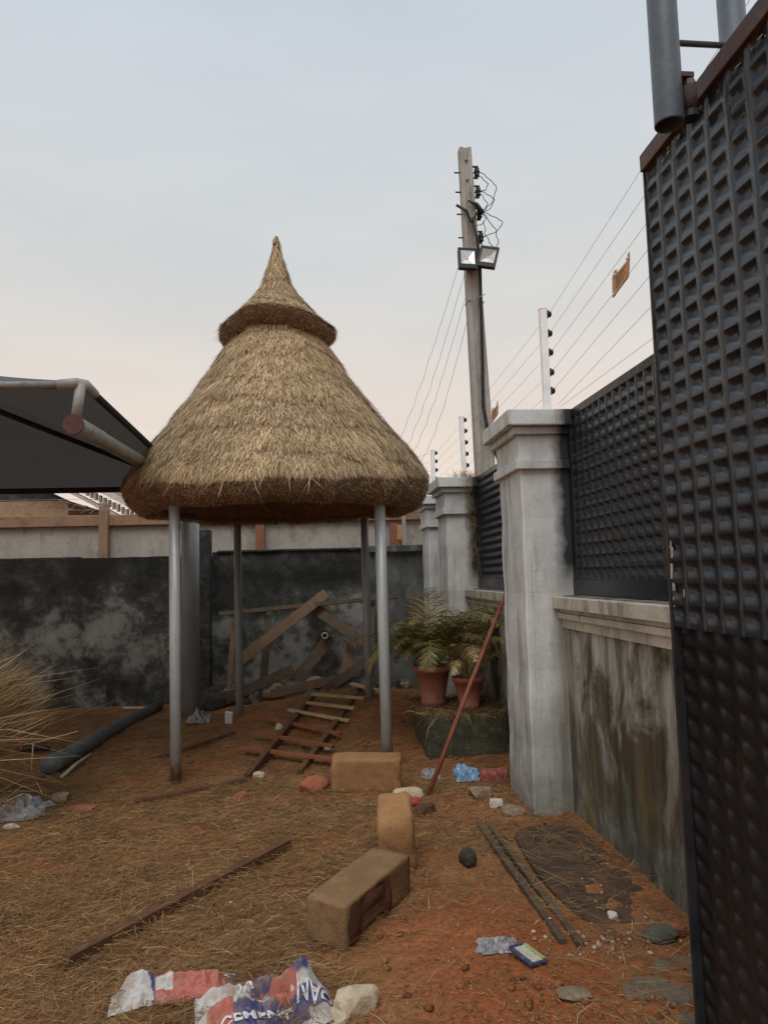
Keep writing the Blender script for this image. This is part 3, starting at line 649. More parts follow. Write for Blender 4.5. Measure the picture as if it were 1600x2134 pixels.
# ================================================================== CARPORT CANOPY (left)
cp = thing('carport_canopy', 'cantilevered carport with dark fabric canopy on grey pipes', 'carport', (-1.44, 8.14, 0))
FLc, FRc = Vector((-6.6, 4.35, 2.71)), Vector((-1.40, 4.35, 2.705)); BLc, BRc = Vector((-6.6, 8.32, 2.575)), Vector((-1.405, 8.32, 2.575))
R0, R1 = Vector((-5.0, 6.4, 3.42)), Vector((-3.35, 6.35, 3.42))
def glow(m):
    t = m.node_tree; o_ = [q for q in t.nodes if q.type == 'OUTPUT_MATERIAL'][0]; p_ = t.nodes['Principled BSDF']
    tl = t.nodes.new('ShaderNodeBsdfTranslucent'); tl.inputs[0].default_value = (0.070, 0.064, 0.058, 1); mxs = t.nodes.new('ShaderNodeMixShader'); mxs.inputs[0].default_value = 0.45
    t.links.new(p_.outputs[0], mxs.inputs[1]); t.links.new(tl.outputs[0], mxs.inputs[2]); t.links.new(mxs.outputs[0], o_.inputs[0])
glow(M['fabric'])      # woven shade cloth lets some daylight through
def fab(corners, name, mat, thick=0.0, sag=0.07):
    n = 14; vs = []; fs = []
    A, Bc, Cc, D = corners
    for j in range(n+1):
        for i in range(n+1):
            u, v = i/n, j/n; p = (A*(1-u)+Bc*u)*(1-v)+(D*(1-u)+Cc*u)*v
            s_ = sag*16*u*(1-u)*v*(1-v)*0.5 + (sag*0.4*sin(pi*v)); vs.append(p-Vector((0, 0, s_+(0.035*(float(fbm(p.x*2.2+p.y*1.3, p.y*2.0, 23))-0.45) if 0 < i < n and 0 < j < n else 0))))
    for j in range(n):
        for i in range(n): a = j*(n+1)+i; fs.append((a, a+1, a+n+2, a+n+1))
    b = B(); b.add(vs, fs); return b.obj(name, mat, cp, True)
fab((FLc, FRc, R1, R0), 'front_slope', 'fabric_top'); fab((BRc, BLc, R0, R1), 'back_slope', 'fabric'); fab((FRc, BRc, R1, R1), 'side_slope', 'fabric'); fab((BLc, FLc, R0, R0), 'side_slope', 'fabric')
dz = Vector((0, 0, -0.02))
def pipe(name, path, r, mat='canopy_pipe', n=14): b = B(); b.tube(path, r, n); return b.obj(name, mat, cp, True)
pipe('front_pipe', [FLc+dz, FRc+dz+Vector((-0.03, 0, 0))], 0.021)
pipe('corner_elbow', [FRc+dz+Vector((-0.14, 0, 0)), FRc+dz+Vector((-0.03, 0, 0.006)), FRc+dz+Vector((0.010, 0.03, 0.004)), FRc+dz+Vector((0.012, 0.20, -0.004))], [0.032, 0.036, 0.036, 0.030])
pipe('side_pipe', [FRc+dz+Vector((0.006, 0.15, 0)), BRc+dz], 0.024, 'fabric')
pipe('back_pipe', [BLc+dz, BRc+dz], 0.034, 'black')
for p_, q_ in ((BRc, R1), (FRc, R1)): pipe('hip_pipe', [p_+dz*1.2, q_+Vector((0, 0, -0.16))], 0.026, 'black')
pipe('ridge_pipe', [R0+Vector((0, 0, -0.14)), R1+Vector((0, 0, -0.14))], 0.02, 'fabric')
pipe('stub_post', [(-1.436, 4.355, 2.47), (-1.408, 4.355, 2.69)], 0.030)
bo = pipe('boom_pipe', [(-1.441, 4.34, 2.443), (-1.441, 4.85, 2.455), (-1.441, 4.86, 2.455), (-1.441, 8.14, 2.52)], [0.057, 0.057, 0.052, 0.052], n=20)
b = B(); b.tube([(-1.441, 4.325, 2.443), (-1.441, 4.339, 2.443)], 0.061, 20); b.obj('end_cap', 'red_cap', bo)
co = pipe('column', [(-1.44, 8.14, -0.05), (-1.44, 8.14, 2.58)], 0.098, 'galv_dull', 22)
pipe('strut', [(-1.44, 8.10, 2.50), (-1.75, 7.4, 2.75)], 0.03, 'galv_dull')

# ================================================================== THATCHED GAZEBO
GX, GY = -0.365, 6.65
gz = thing('thatched_gazebo', 'round gazebo with two-tier straw thatched roof on galvanised pipe poles', 'gazebo', (GX, GY, 0))
def sagf(a, r, z):
    """front rim hangs a little lower than the sides; lumpy, uneven edge"""
    x_ = np.cos(a); y_ = np.sin(a); r = np.asarray(r, float); f = np.clip((r-0.9)/0.42, 0, 1); f = f*f*(3-2*f)
    k = np.clip((np.asarray(z, float)-2.06)/0.3, 0, 1)
    dz_ = f*k*(-0.075*y_*y_ + 0.04*x_*x_ + 0.02*x_)
    q = np.maximum(r, 0.2)*4.4
    n_ = fbm(x_*q+5, y_*q+z*3, 31)-0.46
    dz_ = dz_ + f*0.05*(vnoise(a*5.5, 0.7, 15)-0.5)+f*0.03*(vnoise(a*17, 1.7, 16)-0.5)
    return 0.07*n_*np.minimum(1, r), dz_
P_main = [(0.36, 3.80), (0.43, 3.68), (0.50, 3.59), (0.585, 3.46), (0.676, 3.31), (0.77, 3.17), (0.875, 3.025), (0.994, 2.86), (1.08, 2.74), (1.168, 2.62), (1.245, 2.51), (1.305, 2.42), (1.345, 2.345), (1.362, 2.285)]
P_cut = [(1.362, 2.285), (1.352, 2.24), (1.325, 2.18), (1.28, 2.13), (1.21, 2.095), (1.08, 2.10)]
P_in = [(1.08, 2.10), (1.02, 2.12), (0.80, 2.45), (0.5, 2.90), (0.2, 3.35), (0.02, 3.6)]
P_cap = [(0.010, 4.70), (0.026, 4.62), (0.048, 4.52), (0.074, 4.42), (0.106, 4.32), (0.148, 4.225), (0.206, 4.13), (0.285, 4.045), (0.365, 3.965), (0.445, 3.900), (0.505, 3.852), (0.540, 3.825)]
P_capcut = [(0.540, 3.825), (0.532, 3.80), (0.495, 3.755), (0.44, 3.715), (0.40, 3.705), (0.36, 3.76)]
def capf(a, r, z):
    r = np.asarray(r, float); w_ = np.clip((r-0.22)/0.25, 0, 1)
    dz_ = w_*(0.035-0.085*np.abs(np.cos(a))**1.4+0.018*np.sin(3*a+1)+0.05*(vnoise(a*2.6, 2.2, 14)-0.5))
    return 0.05*(fbm(np.cos(a)*2+z*2, np.sin(a)*2, 41)-0.46)*np.minimum(1, r*2.5), dz_
c0 = (GX, GY, 0)
th = B().lathe(c0, P_main, 96, sagf).obj('thatch_skirt', 'straw_body', gz, True)
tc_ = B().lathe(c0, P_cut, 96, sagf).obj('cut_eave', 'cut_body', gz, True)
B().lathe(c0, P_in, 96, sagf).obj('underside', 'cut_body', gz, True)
cpb = B().lathe(c0, P_cap, 64, capf).obj('thatch_cap', 'straw_body', gz, True)
ccb = B().lathe(c0, P_capcut, 64, capf).obj('cut_cap_eave', 'cut_body', gz, True)
b = B(); b.tube([(GX, GY, 4.62), (GX-0.003, GY, 4.705), (GX+0.004, GY, 4.745)], [0.034, 0.028, 0.013], 9); b.obj('finial', 'stone_dark', gz)
def thatch_straw(name, parent, prof, n, fn, mat, lrange, wrange, mode, course=0.0):
    pr = np.array(prof); seg = np.linalg.norm(np.diff(pr, axis=0), axis=1); mid = (pr[1:, 0]+pr[:-1, 0])/2
    p = seg*mid; p /= p.sum(); k = RNG.choice(len(seg), n, p=p); t = RNG.random(n); a = RNG.random(n)*2*pi
    r = pr[k, 0]*(1-t)+pr[k+1, 0]*t; z = pr[k, 1]*(1-t)+pr[k+1, 1]*t
    tr_ = pr[k+1]-pr[k]; tr_ = tr_/np.linalg.norm(tr_, axis=1, keepdims=True)
    zp = z.copy()
    d0, d1 = fn(a, r, z); r = r+d0; z = z+d1
    er = np.stack([np.cos(a), np.sin(a), 0*a], 1); et = np.stack([-np.sin(a), np.cos(a), 0*a], 1); ez = np.array([[0, 0, 1.0]])
    tan = er*tr_[:, :1] + ez*tr_[:, 1:]; nor = er*(-tr_[:, 1:]) + ez*tr_[:, :1]
    nor = np.where((nor*er).sum(1, keepdims=True) < 0, -nor, nor) if mode != 'cut' else er*0.75+ez*-0.62
    Pp = np.stack([GX+r*np.cos(a), GY+r*np.sin(a), z], 1)
    Ln = lrange[0]+(lrange[1]-lrange[0])*RNG.random(n)**1.5; W_ = wrange[0]+(wrange[1]-wrange[0])*RNG.random(n)
    if mode == 'lay':
        # layered courses: straws lift a little towards the lower edge of each course
        wob = 0.30*fbm(np.cos(a)*r*3+7, np.sin(a)*r*3+z, 77)+0.10*vnoise(a*9, z*4, 78)
        s_ = np.clip(np.mod(z+wob, course)/course + RNG.normal(0, 0.22, n), 0, 1)
        lift = 0.004+0.018*(1-s_)
        clump = (vnoise(a*38, z*7, 88)-0.5)*0.7
        D = tan + et*(clump+RNG.normal(0, 0.22, n))[:, None] + nor*(RNG.normal(0.05, 0.06, n)+0.04*(1-s_))[:, None]
        room = (zp-pr[-1, 1])/np.maximum(-tr_[:, 1], 0.3)          # straws are trimmed level with the eave
        back = np.maximum(0.5*Ln, Ln-room-0.045*RNG.random(n)**1.5)
        Pp = Pp - tan*back[:, None] + nor*lift[:, None]*0.8
    elif mode == 'stray':
        D = tan + et*RNG.normal(0, 0.8, n)[:, None] + nor*(0.12+0.22*RNG.random(n))[:, None]; Pp = Pp + nor*0.012
    elif mode == 'fringe':
        D = tan + et*RNG.normal(0, 0.3, n)[:, None] + ez*RNG.normal(-0.25, 0.25, n)[:, None]; Pp = Pp - tan*(Ln*0.6)[:, None] + nor*(0.012*RNG.random(n))[:, None]
    else:
        D = nor + et*RNG.normal(0, 0.35, n)[:, None] + ez*RNG.normal(-0.1, 0.35, n)[:, None] + er*RNG.normal(0, 0.3, n)[:, None]
        Pp = Pp - nor*0.02
    V, F = strands(Pp, D, Ln, W_, 0.03, nor=nor if mode != 'cut' else None)
    return npmesh(name, V, F, mat, parent, 'stuff')
thatch_straw('straw', th, P_main, 110000, sagf, 'straw', (0.035, 0.125), (0.003, 0.0065), 'lay', 0.26)
thatch_straw('stray_straw', th, P_main, 2600, sagf, 'straw', (0.08, 0.20), (0.003, 0.005), 'stray')
thatch_straw('eave_fringe', th, P_main[-4:], 8000, sagf, 'straw', (0.035, 0.10), (0.003, 0.006), 'fringe')
thatch_straw('straw', cpb, P_cap, 26000, capf, 'straw', (0.035, 0.13), (0.003, 0.006), 'lay', 0.3)
thatch_straw('stray_straw', cpb, P_cap[3:], 700, capf, 'straw', (0.06, 0.15), (0.003, 0.005), 'stray')
thatch_straw('eave_fringe', cpb, P_cap[-3:], 1800, capf, 'straw', (0.05, 0.11), (0.003, 0.006), 'fringe')
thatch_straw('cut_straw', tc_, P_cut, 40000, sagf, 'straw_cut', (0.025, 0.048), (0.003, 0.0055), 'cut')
thatch_straw('cut_straw', ccb, P_capcut, 7000, capf, 'straw_cut', (0.025, 0.05), (0.0035, 0.007), 'cut')
for i in range(12):
    a = 2*pi*i/12+0.1; b = B(); b.tube([(GX+1.12*cos(a), GY+1.12*sin(a), 2.09), (GX+0.12*cos(a), GY+0.12*sin(a), 3.50)], 0.022, 8); b.obj('rafter', 'plank_dark', gz, True)
b = B(); b.tube([(GX+1.03*cos(2*pi*i/40), GY+1.03*sin(2*pi*i/40), 2.135) for i in range(41)], 0.028, 8); b.obj('ring_beam', 'plank_dark', gz, True)
poles = [(-1.142, 5.79, 0.043, 'galv'), (0.495, 5.90, 0.046, 'galv'), (-0.866, 7.67, 0.040, 'galv_dull'), (0.466, 7.55, 0.040, 'galv_dull')]
for x, y, r_, m_ in poles:
    b = B(); b.tube([(x+0.006, y, G(x, y)-0.15), (x, y, 1.0), (x-0.004, y, 2.22)], r_, 22); b.obj('pole', m_, gz, True)

# ================================================================== GROUND LITTER (stuff)
def in_view(n, ya=2.3, yb=9.0):
    y = ya + (yb-ya)*RNG.random(n)**1.35; xl = np.maximum(-0.62*y-0.25, -6); x = xl + (1.52-xl)*RNG.random(n); return x, y
n = 230000; x, y = in_view(n)
dens = fbm(x*1.1+4, y*1.1, 51)*1.35 + fbm(x*4, y*4, 52)*0.5 - 0.12
dens = dens - 0.75*np.exp(-((x-0.72)**2*2.6+(y-2.8)**2*1.4)) - 0.3*np.exp(-((x-0.55)**2*4+(y-3.9)**2*2)) - 0.35*np.clip(y-7.4, 0, 1)
dens = np.where(x > 1.05, dens-0.12, dens)
keep = RNG.random(n) < np.clip((dens-0.36)*3.4, 0.02, 1.0); x, y = x[keep], y[keep]; n = len(x)
ang = RNG.normal(0.25, 1.0, n); Ln = 0.025+0.17*RNG.random(n)**3.2; W_ = 0.0011+0.0017*RNG.random(n)
D = np.stack([np.cos(ang), np.sin(ang)*0.9, RNG.normal(0.03, 0.10, n)], 1)
Pp = np.stack([x, y, gh(x, y)+0.002+0.022*RNG.random(n)**2], 1)
V, F = strands(Pp, D, Ln, W_, 0.05, nor=np.tile(np.array([[0, 0, 1.0]]), (n, 1))+RNG.normal(0, 0.35, (n, 3)))
o = npmesh('straw_litter', V, F, 'litter', None, 'stuff', 'loose brown straw scattered over the yard', 'straw')
# matted clumps raked together here and there
cxs = np.concatenate([RNG.uniform(-2.0, 0.6, 60), [-1.45, -1.2, -0.55, -0.35, 0.62, 0.5]]); cys = np.concatenate([RNG.uniform(2.8, 5.6, 60), [4.3, 4.5, 4.75, 4.3, 4.55, 4.9]])
m_ = 170; x = np.repeat(cxs, m_)+RNG.normal(0, 1, len(cxs)*m_)*np.repeat(RNG.uniform(0.05, 0.16, len(cxs)), m_); y = np.repeat(cys, m_)+RNG.normal(0, 1, len(cxs)*m_)*np.repeat(RNG.uniform(0.04, 0.09, len(cxs)), m_); n = len(x)
ang = np.repeat(RNG.uniform(0, 3.1, len(cxs)), m_)+RNG.normal(0, 0.7, n); D = np.stack([np.cos(ang), np.sin(ang), RNG.normal(0.02, 0.16, n)], 1)
V, F = strands(np.stack([x, y, gh(x, y)+0.004+0.035*RNG.random(n)**2], 1), D, 0.04+0.12*RNG.random(n)**1.6, 0.0012+0.0018*RNG.random(n), 0.12)
npmesh('straw_clumps', V, F, 'litter', None, 'stuff', 'matted clumps of trodden straw on the yard', 'straw')
# short chaff fragments
n = 60000; x, y = in_view(n, 2.3, 6.5); dens = fbm(x*1.4+9, y*1.4, 61); keep = RNG.random(n) < np.clip((dens-0.25)*2.2, 0.05, 1); x, y = x[keep], y[keep]; n = len(x)
ang = RNG.random(n)*2*pi; D = np.stack([np.cos(ang), np.sin(ang), RNG.normal(0.05, 0.2, n)], 1)
V, F = strands(np.stack([x, y, gh(x, y)+0.002], 1), D, 0.008+0.03*RNG.random(n), 0.0015+0.003*RNG.random(n), 0, nor=np.tile(np.array([[0, 0, 1.0]]), (n, 1))+RNG.normal(0, 0.4, (n, 3)))
npmesh('chaff', V, F, 'litter', None, 'stuff', 'short broken straw chaff trodden into the earth', 'chaff')
def scatter_lumps(name, x, y, s, mat, label, cat):
    base = np.array([(1, 0, 0), (-1, 0, 0), (0, 1, 0), (0, -1, 0), (0, 0, 1), (0, 0, -1), (.6, .6, .5), (-.6, .6, .4), (.6, -.6, .4), (-.6, -.6, .5)], float)
    f = np.array([(0, 6, 4), (6, 2, 4), (2, 7, 4), (7, 1, 4), (1, 9, 4), (9, 3, 4), (3, 8, 4), (8, 0, 4), (0, 2, 6), (2, 1, 7), (1, 3, 9), (3, 0, 8), (2, 0, 5), (1, 2, 5), (3, 1, 5), (0, 3, 5)])
    n = len(x); J = base[None]*(0.7+0.6*RNG.random((n, 10, 1))); a = RNG.random(n)*2*pi
    R = np.zeros((n, 3, 3)); R[:, 0, 0] = np.cos(a); R[:, 0, 1] = -np.sin(a); R[:, 1, 0] = np.sin(a); R[:, 1, 1] = np.cos(a); R[:, 2, 2] = 0.7
    V = np.einsum('nij,nkj->nki', R, J)*s[:, None, None] + np.stack([x, y, gh(x, y)+s*0.25], 1)[:, None, :]
    F = (np.arange(n)*10)[:, None, None]+f[None]
    return npmesh(name, V.reshape(-1, 3), F.reshape(-1, 3), mat, None, 'stuff', label, cat)
x1 = RNG.normal(1.24, 0.15, 190); y1 = 2.85+1.4*RNG.random(190); x2 = RNG.normal(0.95, 0.25, 70); y2 = RNG.normal(4.6, 0.5, 70); x3, y3 = in_view(90, 2.3, 6.5)
xa_ = np.concatenate([x1, x2, x3]); ya_ = np.concatenate([y1, y2, y3]); k = (xa_ < 1.5) & ((xa_ < 1.0) | (ya_ > 2.3)); xa_, ya_ = xa_[k], ya_[k]
scatter_lumps('pebbles', xa_, ya_, 0.003+0.011*RNG.random(len(xa_))**2.5, 'pebble', 'pale pebbles and mortar crumbs strewn along the fence foot', 'pebbles')
x4 = RNG.normal(1.10, 0.10, 70); y4 = RNG.normal(2.98, 0.07, 70)
scatter_lumps('gravel', x4, y4, 0.005+0.010*RNG.random(70), 'pebble', 'small heap of pinkish gravel at the end of the planks', 'gravel')
x5, y5 = in_view(2600, 2.3, 8.8); keep = fbm(x5*1.3, y5*1.3, 71) < 0.52; x5, y5 = x5[keep], y5[keep]
scatter_lumps('earth_clods', x5, y5, 0.004+0.016*RNG.random(len(x5))**3, 'clod', 'crumbs and clods of red earth', 'clods')

# ================================================================== BLOCKS
rough_block('sandcrete_block', (0.300, 5.36, G(0.3, 5.36)+0.105), (0.50, 0.20, 0.235), rotm(0.05, 0.02, -0.10), 'block', 'solid tan block standing on edge in front of the right gazebo pole', 'block', seed=3, rnd_=0.012, chip=(((-0.25, -0.1, 0.117), 0.07, 0.022), ((0.25, -0.1, 0.117), 0.06, 0.02), ((0.25, -0.1, -0.03), 0.04, 0.010)), group='sandcrete blocks')
rough_block('sandcrete_block', (0.372, 3.93, G(0.37, 3.93)+0.12), (0.19, 0.30, 0.37), rotm(0.20, -0.05, -0.10), 'block_pale', 'pale block tipped up on end behind the lying block', 'block', seed=9, rnd_=0.035, group='sandcrete blocks', chip=(((0.095, -0.15, 0.185), 0.09, 0.03), ((-0.095, -0.15, 0.185), 0.07, 0.025), ((0.095, -0.15, 0.0), 0.06, 0.015), ((0.0, -0.15, 0.185), 0.05, 0.012)))
lb = rough_block('sandcrete_block', (0.155, 3.375, G(0.155, 3.375)+0.085), (0.20, 0.575, 0.185), rotm(0.03, 0.04, -0.60), 'block_grey', 'long grey-brown block lying flat with a broken red-muddied side', 'block', seed=15, rnd_=0.008, group='sandcrete blocks', chip=(((0.107, -0.14, -0.03), 0.13, 0.055), ((0.107, 0.02, -0.02), 0.12, 0.05)))
RB = rotm(0.03, 0.04, -0.60)
def scar(c, rx, ry, seed):
    b = B(); vs = [(0, 0, 0)]; n = 18
    for i in range(n):
        a = 2*pi*i/n; q = 0.75+0.5*float(vnoise(i*0.9, seed, 3)); vs.append((0, rx*cos(a)*q, ry*sin(a)*q))
    o = Vector(lb.location); base = Vector((0.155, 3.375, G(0.155, 3.375)+0.085))
    vs2 = []
    for v in vs:
        d_ = max(0, 1-(v[1]/rx)**2-(v[2]/ry)**2); vs2.append(base + RB @ (Vector(c)+Vector((0.004+0.012*d_, v[1], v[2]))))
    b.add(vs2, [(0, i+1, (i+1) % n+1) for i in range(n)]); b.obj('mud_crust', 'block_scar', lb)
scar((0.101, -0.23, -0.01), 0.055, 0.085, 1); scar((0.103, -0.07, 0.045), 0.13, 0.04, 2); scar((0.103, 0.045, -0.02), 0.04, 0.075, 4)

# ================================================================== TIMBERS, PIPES, LADDER
def batten(name, p, q, w_, h_, mat, label, cat, n=16, seed=0, group=None, lift=0.4):
    p, q = Vector((*p, 0)), Vector((*q, 0)); d = (q-p).normalized(); s_ = Vector((d.y, -d.x, 0)); vs = []; fs = []
    for i in range(n+1):
        c = p.lerp(q, i/n); zg = G(p.x, p.y)*(1-i/n)+G(q.x, q.y)*i/n + h_*(lift-0.5)
        for (a, e) in ((-1, -1), (1, -1), (1, 1), (-1, 1)):
            j = (float(vnoise(i*0.8+a, e*3+seed, seed))-0.5)
            vs.append(c + s_*(a*w_/2*(1+0.14*j)) + Vector((0, 0, zg+h_/2+e*h_/2*(1+0.16*j))))
    for i in range(n):
        for j in range(4): fs.append((i*4+j, i*4+(j+1) % 4, i*4+4+(j+1) % 4, i*4+4+j))
    fs += [(0, 3, 2, 1), tuple(n*4+k for k in range(4))]
    b = B(); b.add(vs, fs); return b.obj(name, mat, None, False, label, cat, group)
batten('timber', (-1.035, 3.09), (-0.21, 4.16), 0.054, 0.05, 'timber', 'long muddy brown timber half sunk in the straw in the left foreground', 'timber', seed=2, lift=0.42)
batten('timber', (0.915, 4.42), (0.945, 2.98), 0.030, 0.034, 'plank_dark', 'narrow dirty batten beside the dark slab, left one of two', 'timber', seed=5, lift=0.18, group='battens by the dark slab')
batten('timber', (0.975, 4.36), (1.010, 2.96), 0.032, 0.036, 'plank_dark', 'narrow dirty batten beside the dark slab, right one of two', 'timber', seed=8, lift=0.22, group='battens by the dark slab')
batten('timber', (-1.30, 5.25), (-0.60, 5.75), 0.05, 0.03, 'timber', 'thin dark board half covered by straw beside the front left pole', 'timber', seed=11, lift=0.4)
batten('timber', (-1.38, 6.45), (-0.85, 7.05), 0.06, 0.035, 'timber', 'thin red-brown board between the two left gazebo poles', 'timber', seed=13, lift=0.5)

ld = thing('slatted_frame', 'ladder-like wooden frame with mixed red-brown and pale slats lying under the gazebo', 'wooden frame', (-0.1, 6.9, 0.05))
def gp(x_, y_, dz_=0.0): return Vector((x_, y_, G(x_, y_)+dz_))
for p, q in (((-0.60, 5.80), (-0.11, 7.75)), ((-0.20, 5.90), (0.42, 7.95))):
    b = B(); b.bar(gp(*p, 0.015), gp(*q, 0.02), 0.045, 0.06); b.obj('rail', 'timber', ld)
from mathutils import Vector as _V
slats = [((-0.69, 6.42), (0.11, 5.98), 'slat_red', 0.055), ((-0.64, 6.72), (0.075, 6.29), 'slat_red', 0.05), ((-0.55, 7.15), (0.145, 6.60), 'slat_red', 0.06),
         ((-0.345, 7.26), (0.235, 6.92), 'slat_pale', 0.045), ((-0.165, 7.42), (0.30, 7.14), 'slat_pale', 0.05), ((-0.12, 7.62), (0.405, 7.36), 'slat_pale', 0.04), ((0.30, 7.88), (0.60, 7.55), 'slat_pale', 0.06)]
for i, (p, q, m_, w_) in enumerate(slats):
    b = B(); b.bar(gp(*p, 0.068+0.01*(i % 2)), gp(*q, 0.066), w_, 0.022); b.obj('slat', m_, ld)

b = B(); b.tube([gp(-2.20, 6.12, 0.075), gp(-2.14, 6.6, 0.07), gp(-2.07, 7.4, 0.06), gp(-2.0, 8.3, 0.055), gp(-1.95, 8.95, 0.05)], [0.078, 0.07, 0.062, 0.056, 0.055], 18)
b.obj('pvc_pipe', 'pvc', None, True, 'long dark grey plastic pipe lying towards the back wall', 'pipe')
b = B(); pth = [gp(-2.045, 5.97, 0.03), gp(-2.03, 6.25, 0.045), gp(-2.025, 6.62, 0.03)]
n_ = 12; b.tube(pth, 0.014, n_); b.obj('conduit', 'conduit', None, True, 'short thin pinkish conduit end beside the grey pipe', 'pipe')
b = B(); b.tube([gp(-2.36, 8.95, 0.03), gp(-1.98, 8.85, 0.03)], 0.016, 10); b.obj('conduit', 'conduit', None, True, 'short thin pale rod lying at the foot of the back wall', 'pipe')
b = B(); b.tube([(0.70, 5.10, G(0.7, 5.1)-0.02), (1.05, 5.31, 0.63), (1.435, 5.545, 1.345)], 0.0165, 12); b.obj('steel_bar', 'rust_bar', None, True, 'rusty red pipe leaning from the ground against the fence coping', 'pipe')

# boards leaning on the back wall
def board(p, q, w_, t_, mat, label, upv=(0, -1, 0.25)):
    b = B(); b.bar(p, q, w_, t_, upv, 0.003); b.obj('plank', mat, None, False, label, 'plank', 'boards leaning on the back wall')
board((-0.98, 8.62, 0.55), (0.06, 9.10, 1.30), 0.13, 0.03, 'plank', 'brown plank leaning up to the right in front of the back wall')
board((0.62, 8.66, 0.62), (-0.10, 9.12, 1.12), 0.13, 0.03, 'plank_dark', 'grey plank leaning up to the left in front of the back wall')
board((-1.25, 9.0, 1.09), (0.95, 9.04, 1.24), 0.05, 0.03, 'plank_dark', 'thin level board across the back wall behind the leaning planks')
board((-1.12, 8.75, 0.05), (-1.08, 9.1, 0.98), 0.06, 0.025, 'plank', 'narrow upright stick behind the back left gazebo pole')
board((-0.72, 8.7, 0.05), (-0.66, 9.05, 1.05), 0.09, 0.025, 'plank_dark', 'short upright grey board just right of the back left pole')
board((0.55, 8.7, 0.10), (0.62, 9.12, 1.25), 0.10, 0.025, 'plank_dark', 'upright grey board beside the back right gazebo pole')
wb = thing('drain_pipe', 'short dark drain pipe with a pale rim sticking out of the back wall', 'pipe', (0.03, 9.15, 0.78))
b = B(); b.tube([(0.03, 8.98, 0.785), (0.03, 9.26, 0.80)], 0.036, 18); b.obj('pipe_body', 'rubber', wb, True)
b = B(); b.tube([(0.03+0.034*cos(2*pi*i/20), 8.976, 0.785+0.034*sin(2*pi*i/20)) for i in range(21)], 0.010, 8); b.obj('rim', 'conduit', wb, True)
for i, (p, q, w_, m_) in enumerate((((-1.15, 8.55, 0.12), (-0.35, 8.80, 0.42), 0.12, 'plank_dark'), ((-0.60, 8.50, 0.18), (0.15, 8.62, 0.30), 0.10, 'plank'), ((0.05, 8.50, 0.22), (0.80, 8.90, 0.62), 0.11, 'plank_dark'), ((-0.35, 8.85, 0.25), (0.10, 9.10, 0.75), 0.14, 'plank_dark'), ((0.25, 8.75, 0.3), (0.42, 9.12, 0.85), 0.13, 'plank'))):
    board(p, q, w_, 0.028, m_, ['dark plank slanting low over the rubble at the left of the heap', 'brown plank lying across the middle of the rubble heap', 'dark plank rising to the right over the rubble heap', 'wide dark board propped on the wall under the drain pipe', 'brown board propped on the wall right of the drain pipe'][i])
# rubble mass at the back wall foot
for i in range(34):
    xx = -1.3+2.3*random.random(); yy = 8.5+0.5*random.random(); s_ = 0.12+0.22*random.random()
    lump('rubble_stone', (xx, yy, G(xx, yy)+max(0, yy-8.7)*0.5), (s_*1.3, s_, s_*0.8), random.choice(['stone_dark', 'stone_dark', 'stone_green', 'stone']), 'dark rubble stone in the heap along the foot of the back wall', 'stone', 0.2, i+50, 2, random.random()*3, 'rubble heap at the back wall')

# ================================================================== PLANTER, POTS, PALMS
pl = rough_block('planter_block', (1.19, 6.50, 0.15), (0.70, 0.95, 0.36), rotm(0, 0, 0.02), 'moss_block', 'low mossy concrete planter base beside the fence', 'planter', amp=0.012, seed=33, rnd_=0.03)
def pot(x_, y_, z_, r_, h_, label):
    o = thing('flower_pot', label, 'flower pot', (x_, y_, z_), 'terracotta pots on the planter base')
    prof = [(0.01, 0.004), (r_*0.66, 0.0), (r_*0.68, h_*0.14), (r_*0.63, h_*0.16), (r_*0.93, h_*0.84), (r_*1.05, h_*0.845), (r_*1.08, h_*0.99), (r_*1.0, h_), (r_*0.94, h_*0.90), (r_*0.9, h_*0.88)]
    B().lathe((x_, y_, z_), prof, 36).obj('body', 'pot', o, True)
    b = B(); b.lathe((x_, y_, z_), [(r_*0.92, h_*0.90), (r_*0.5, h_*0.93), (0.005, h_*0.94)], 24); b.obj('soil', 'soil', o, True)
    return o
ZP = 0.325
pot(0.985, 6.55, ZP, 0.165, 0.36, 'larger terracotta pot with the big palm, left on the planter')
pot(1.265, 6.32, ZP, 0.135, 0.28, 'smaller terracotta pot at the right, nearer the fence pillar')
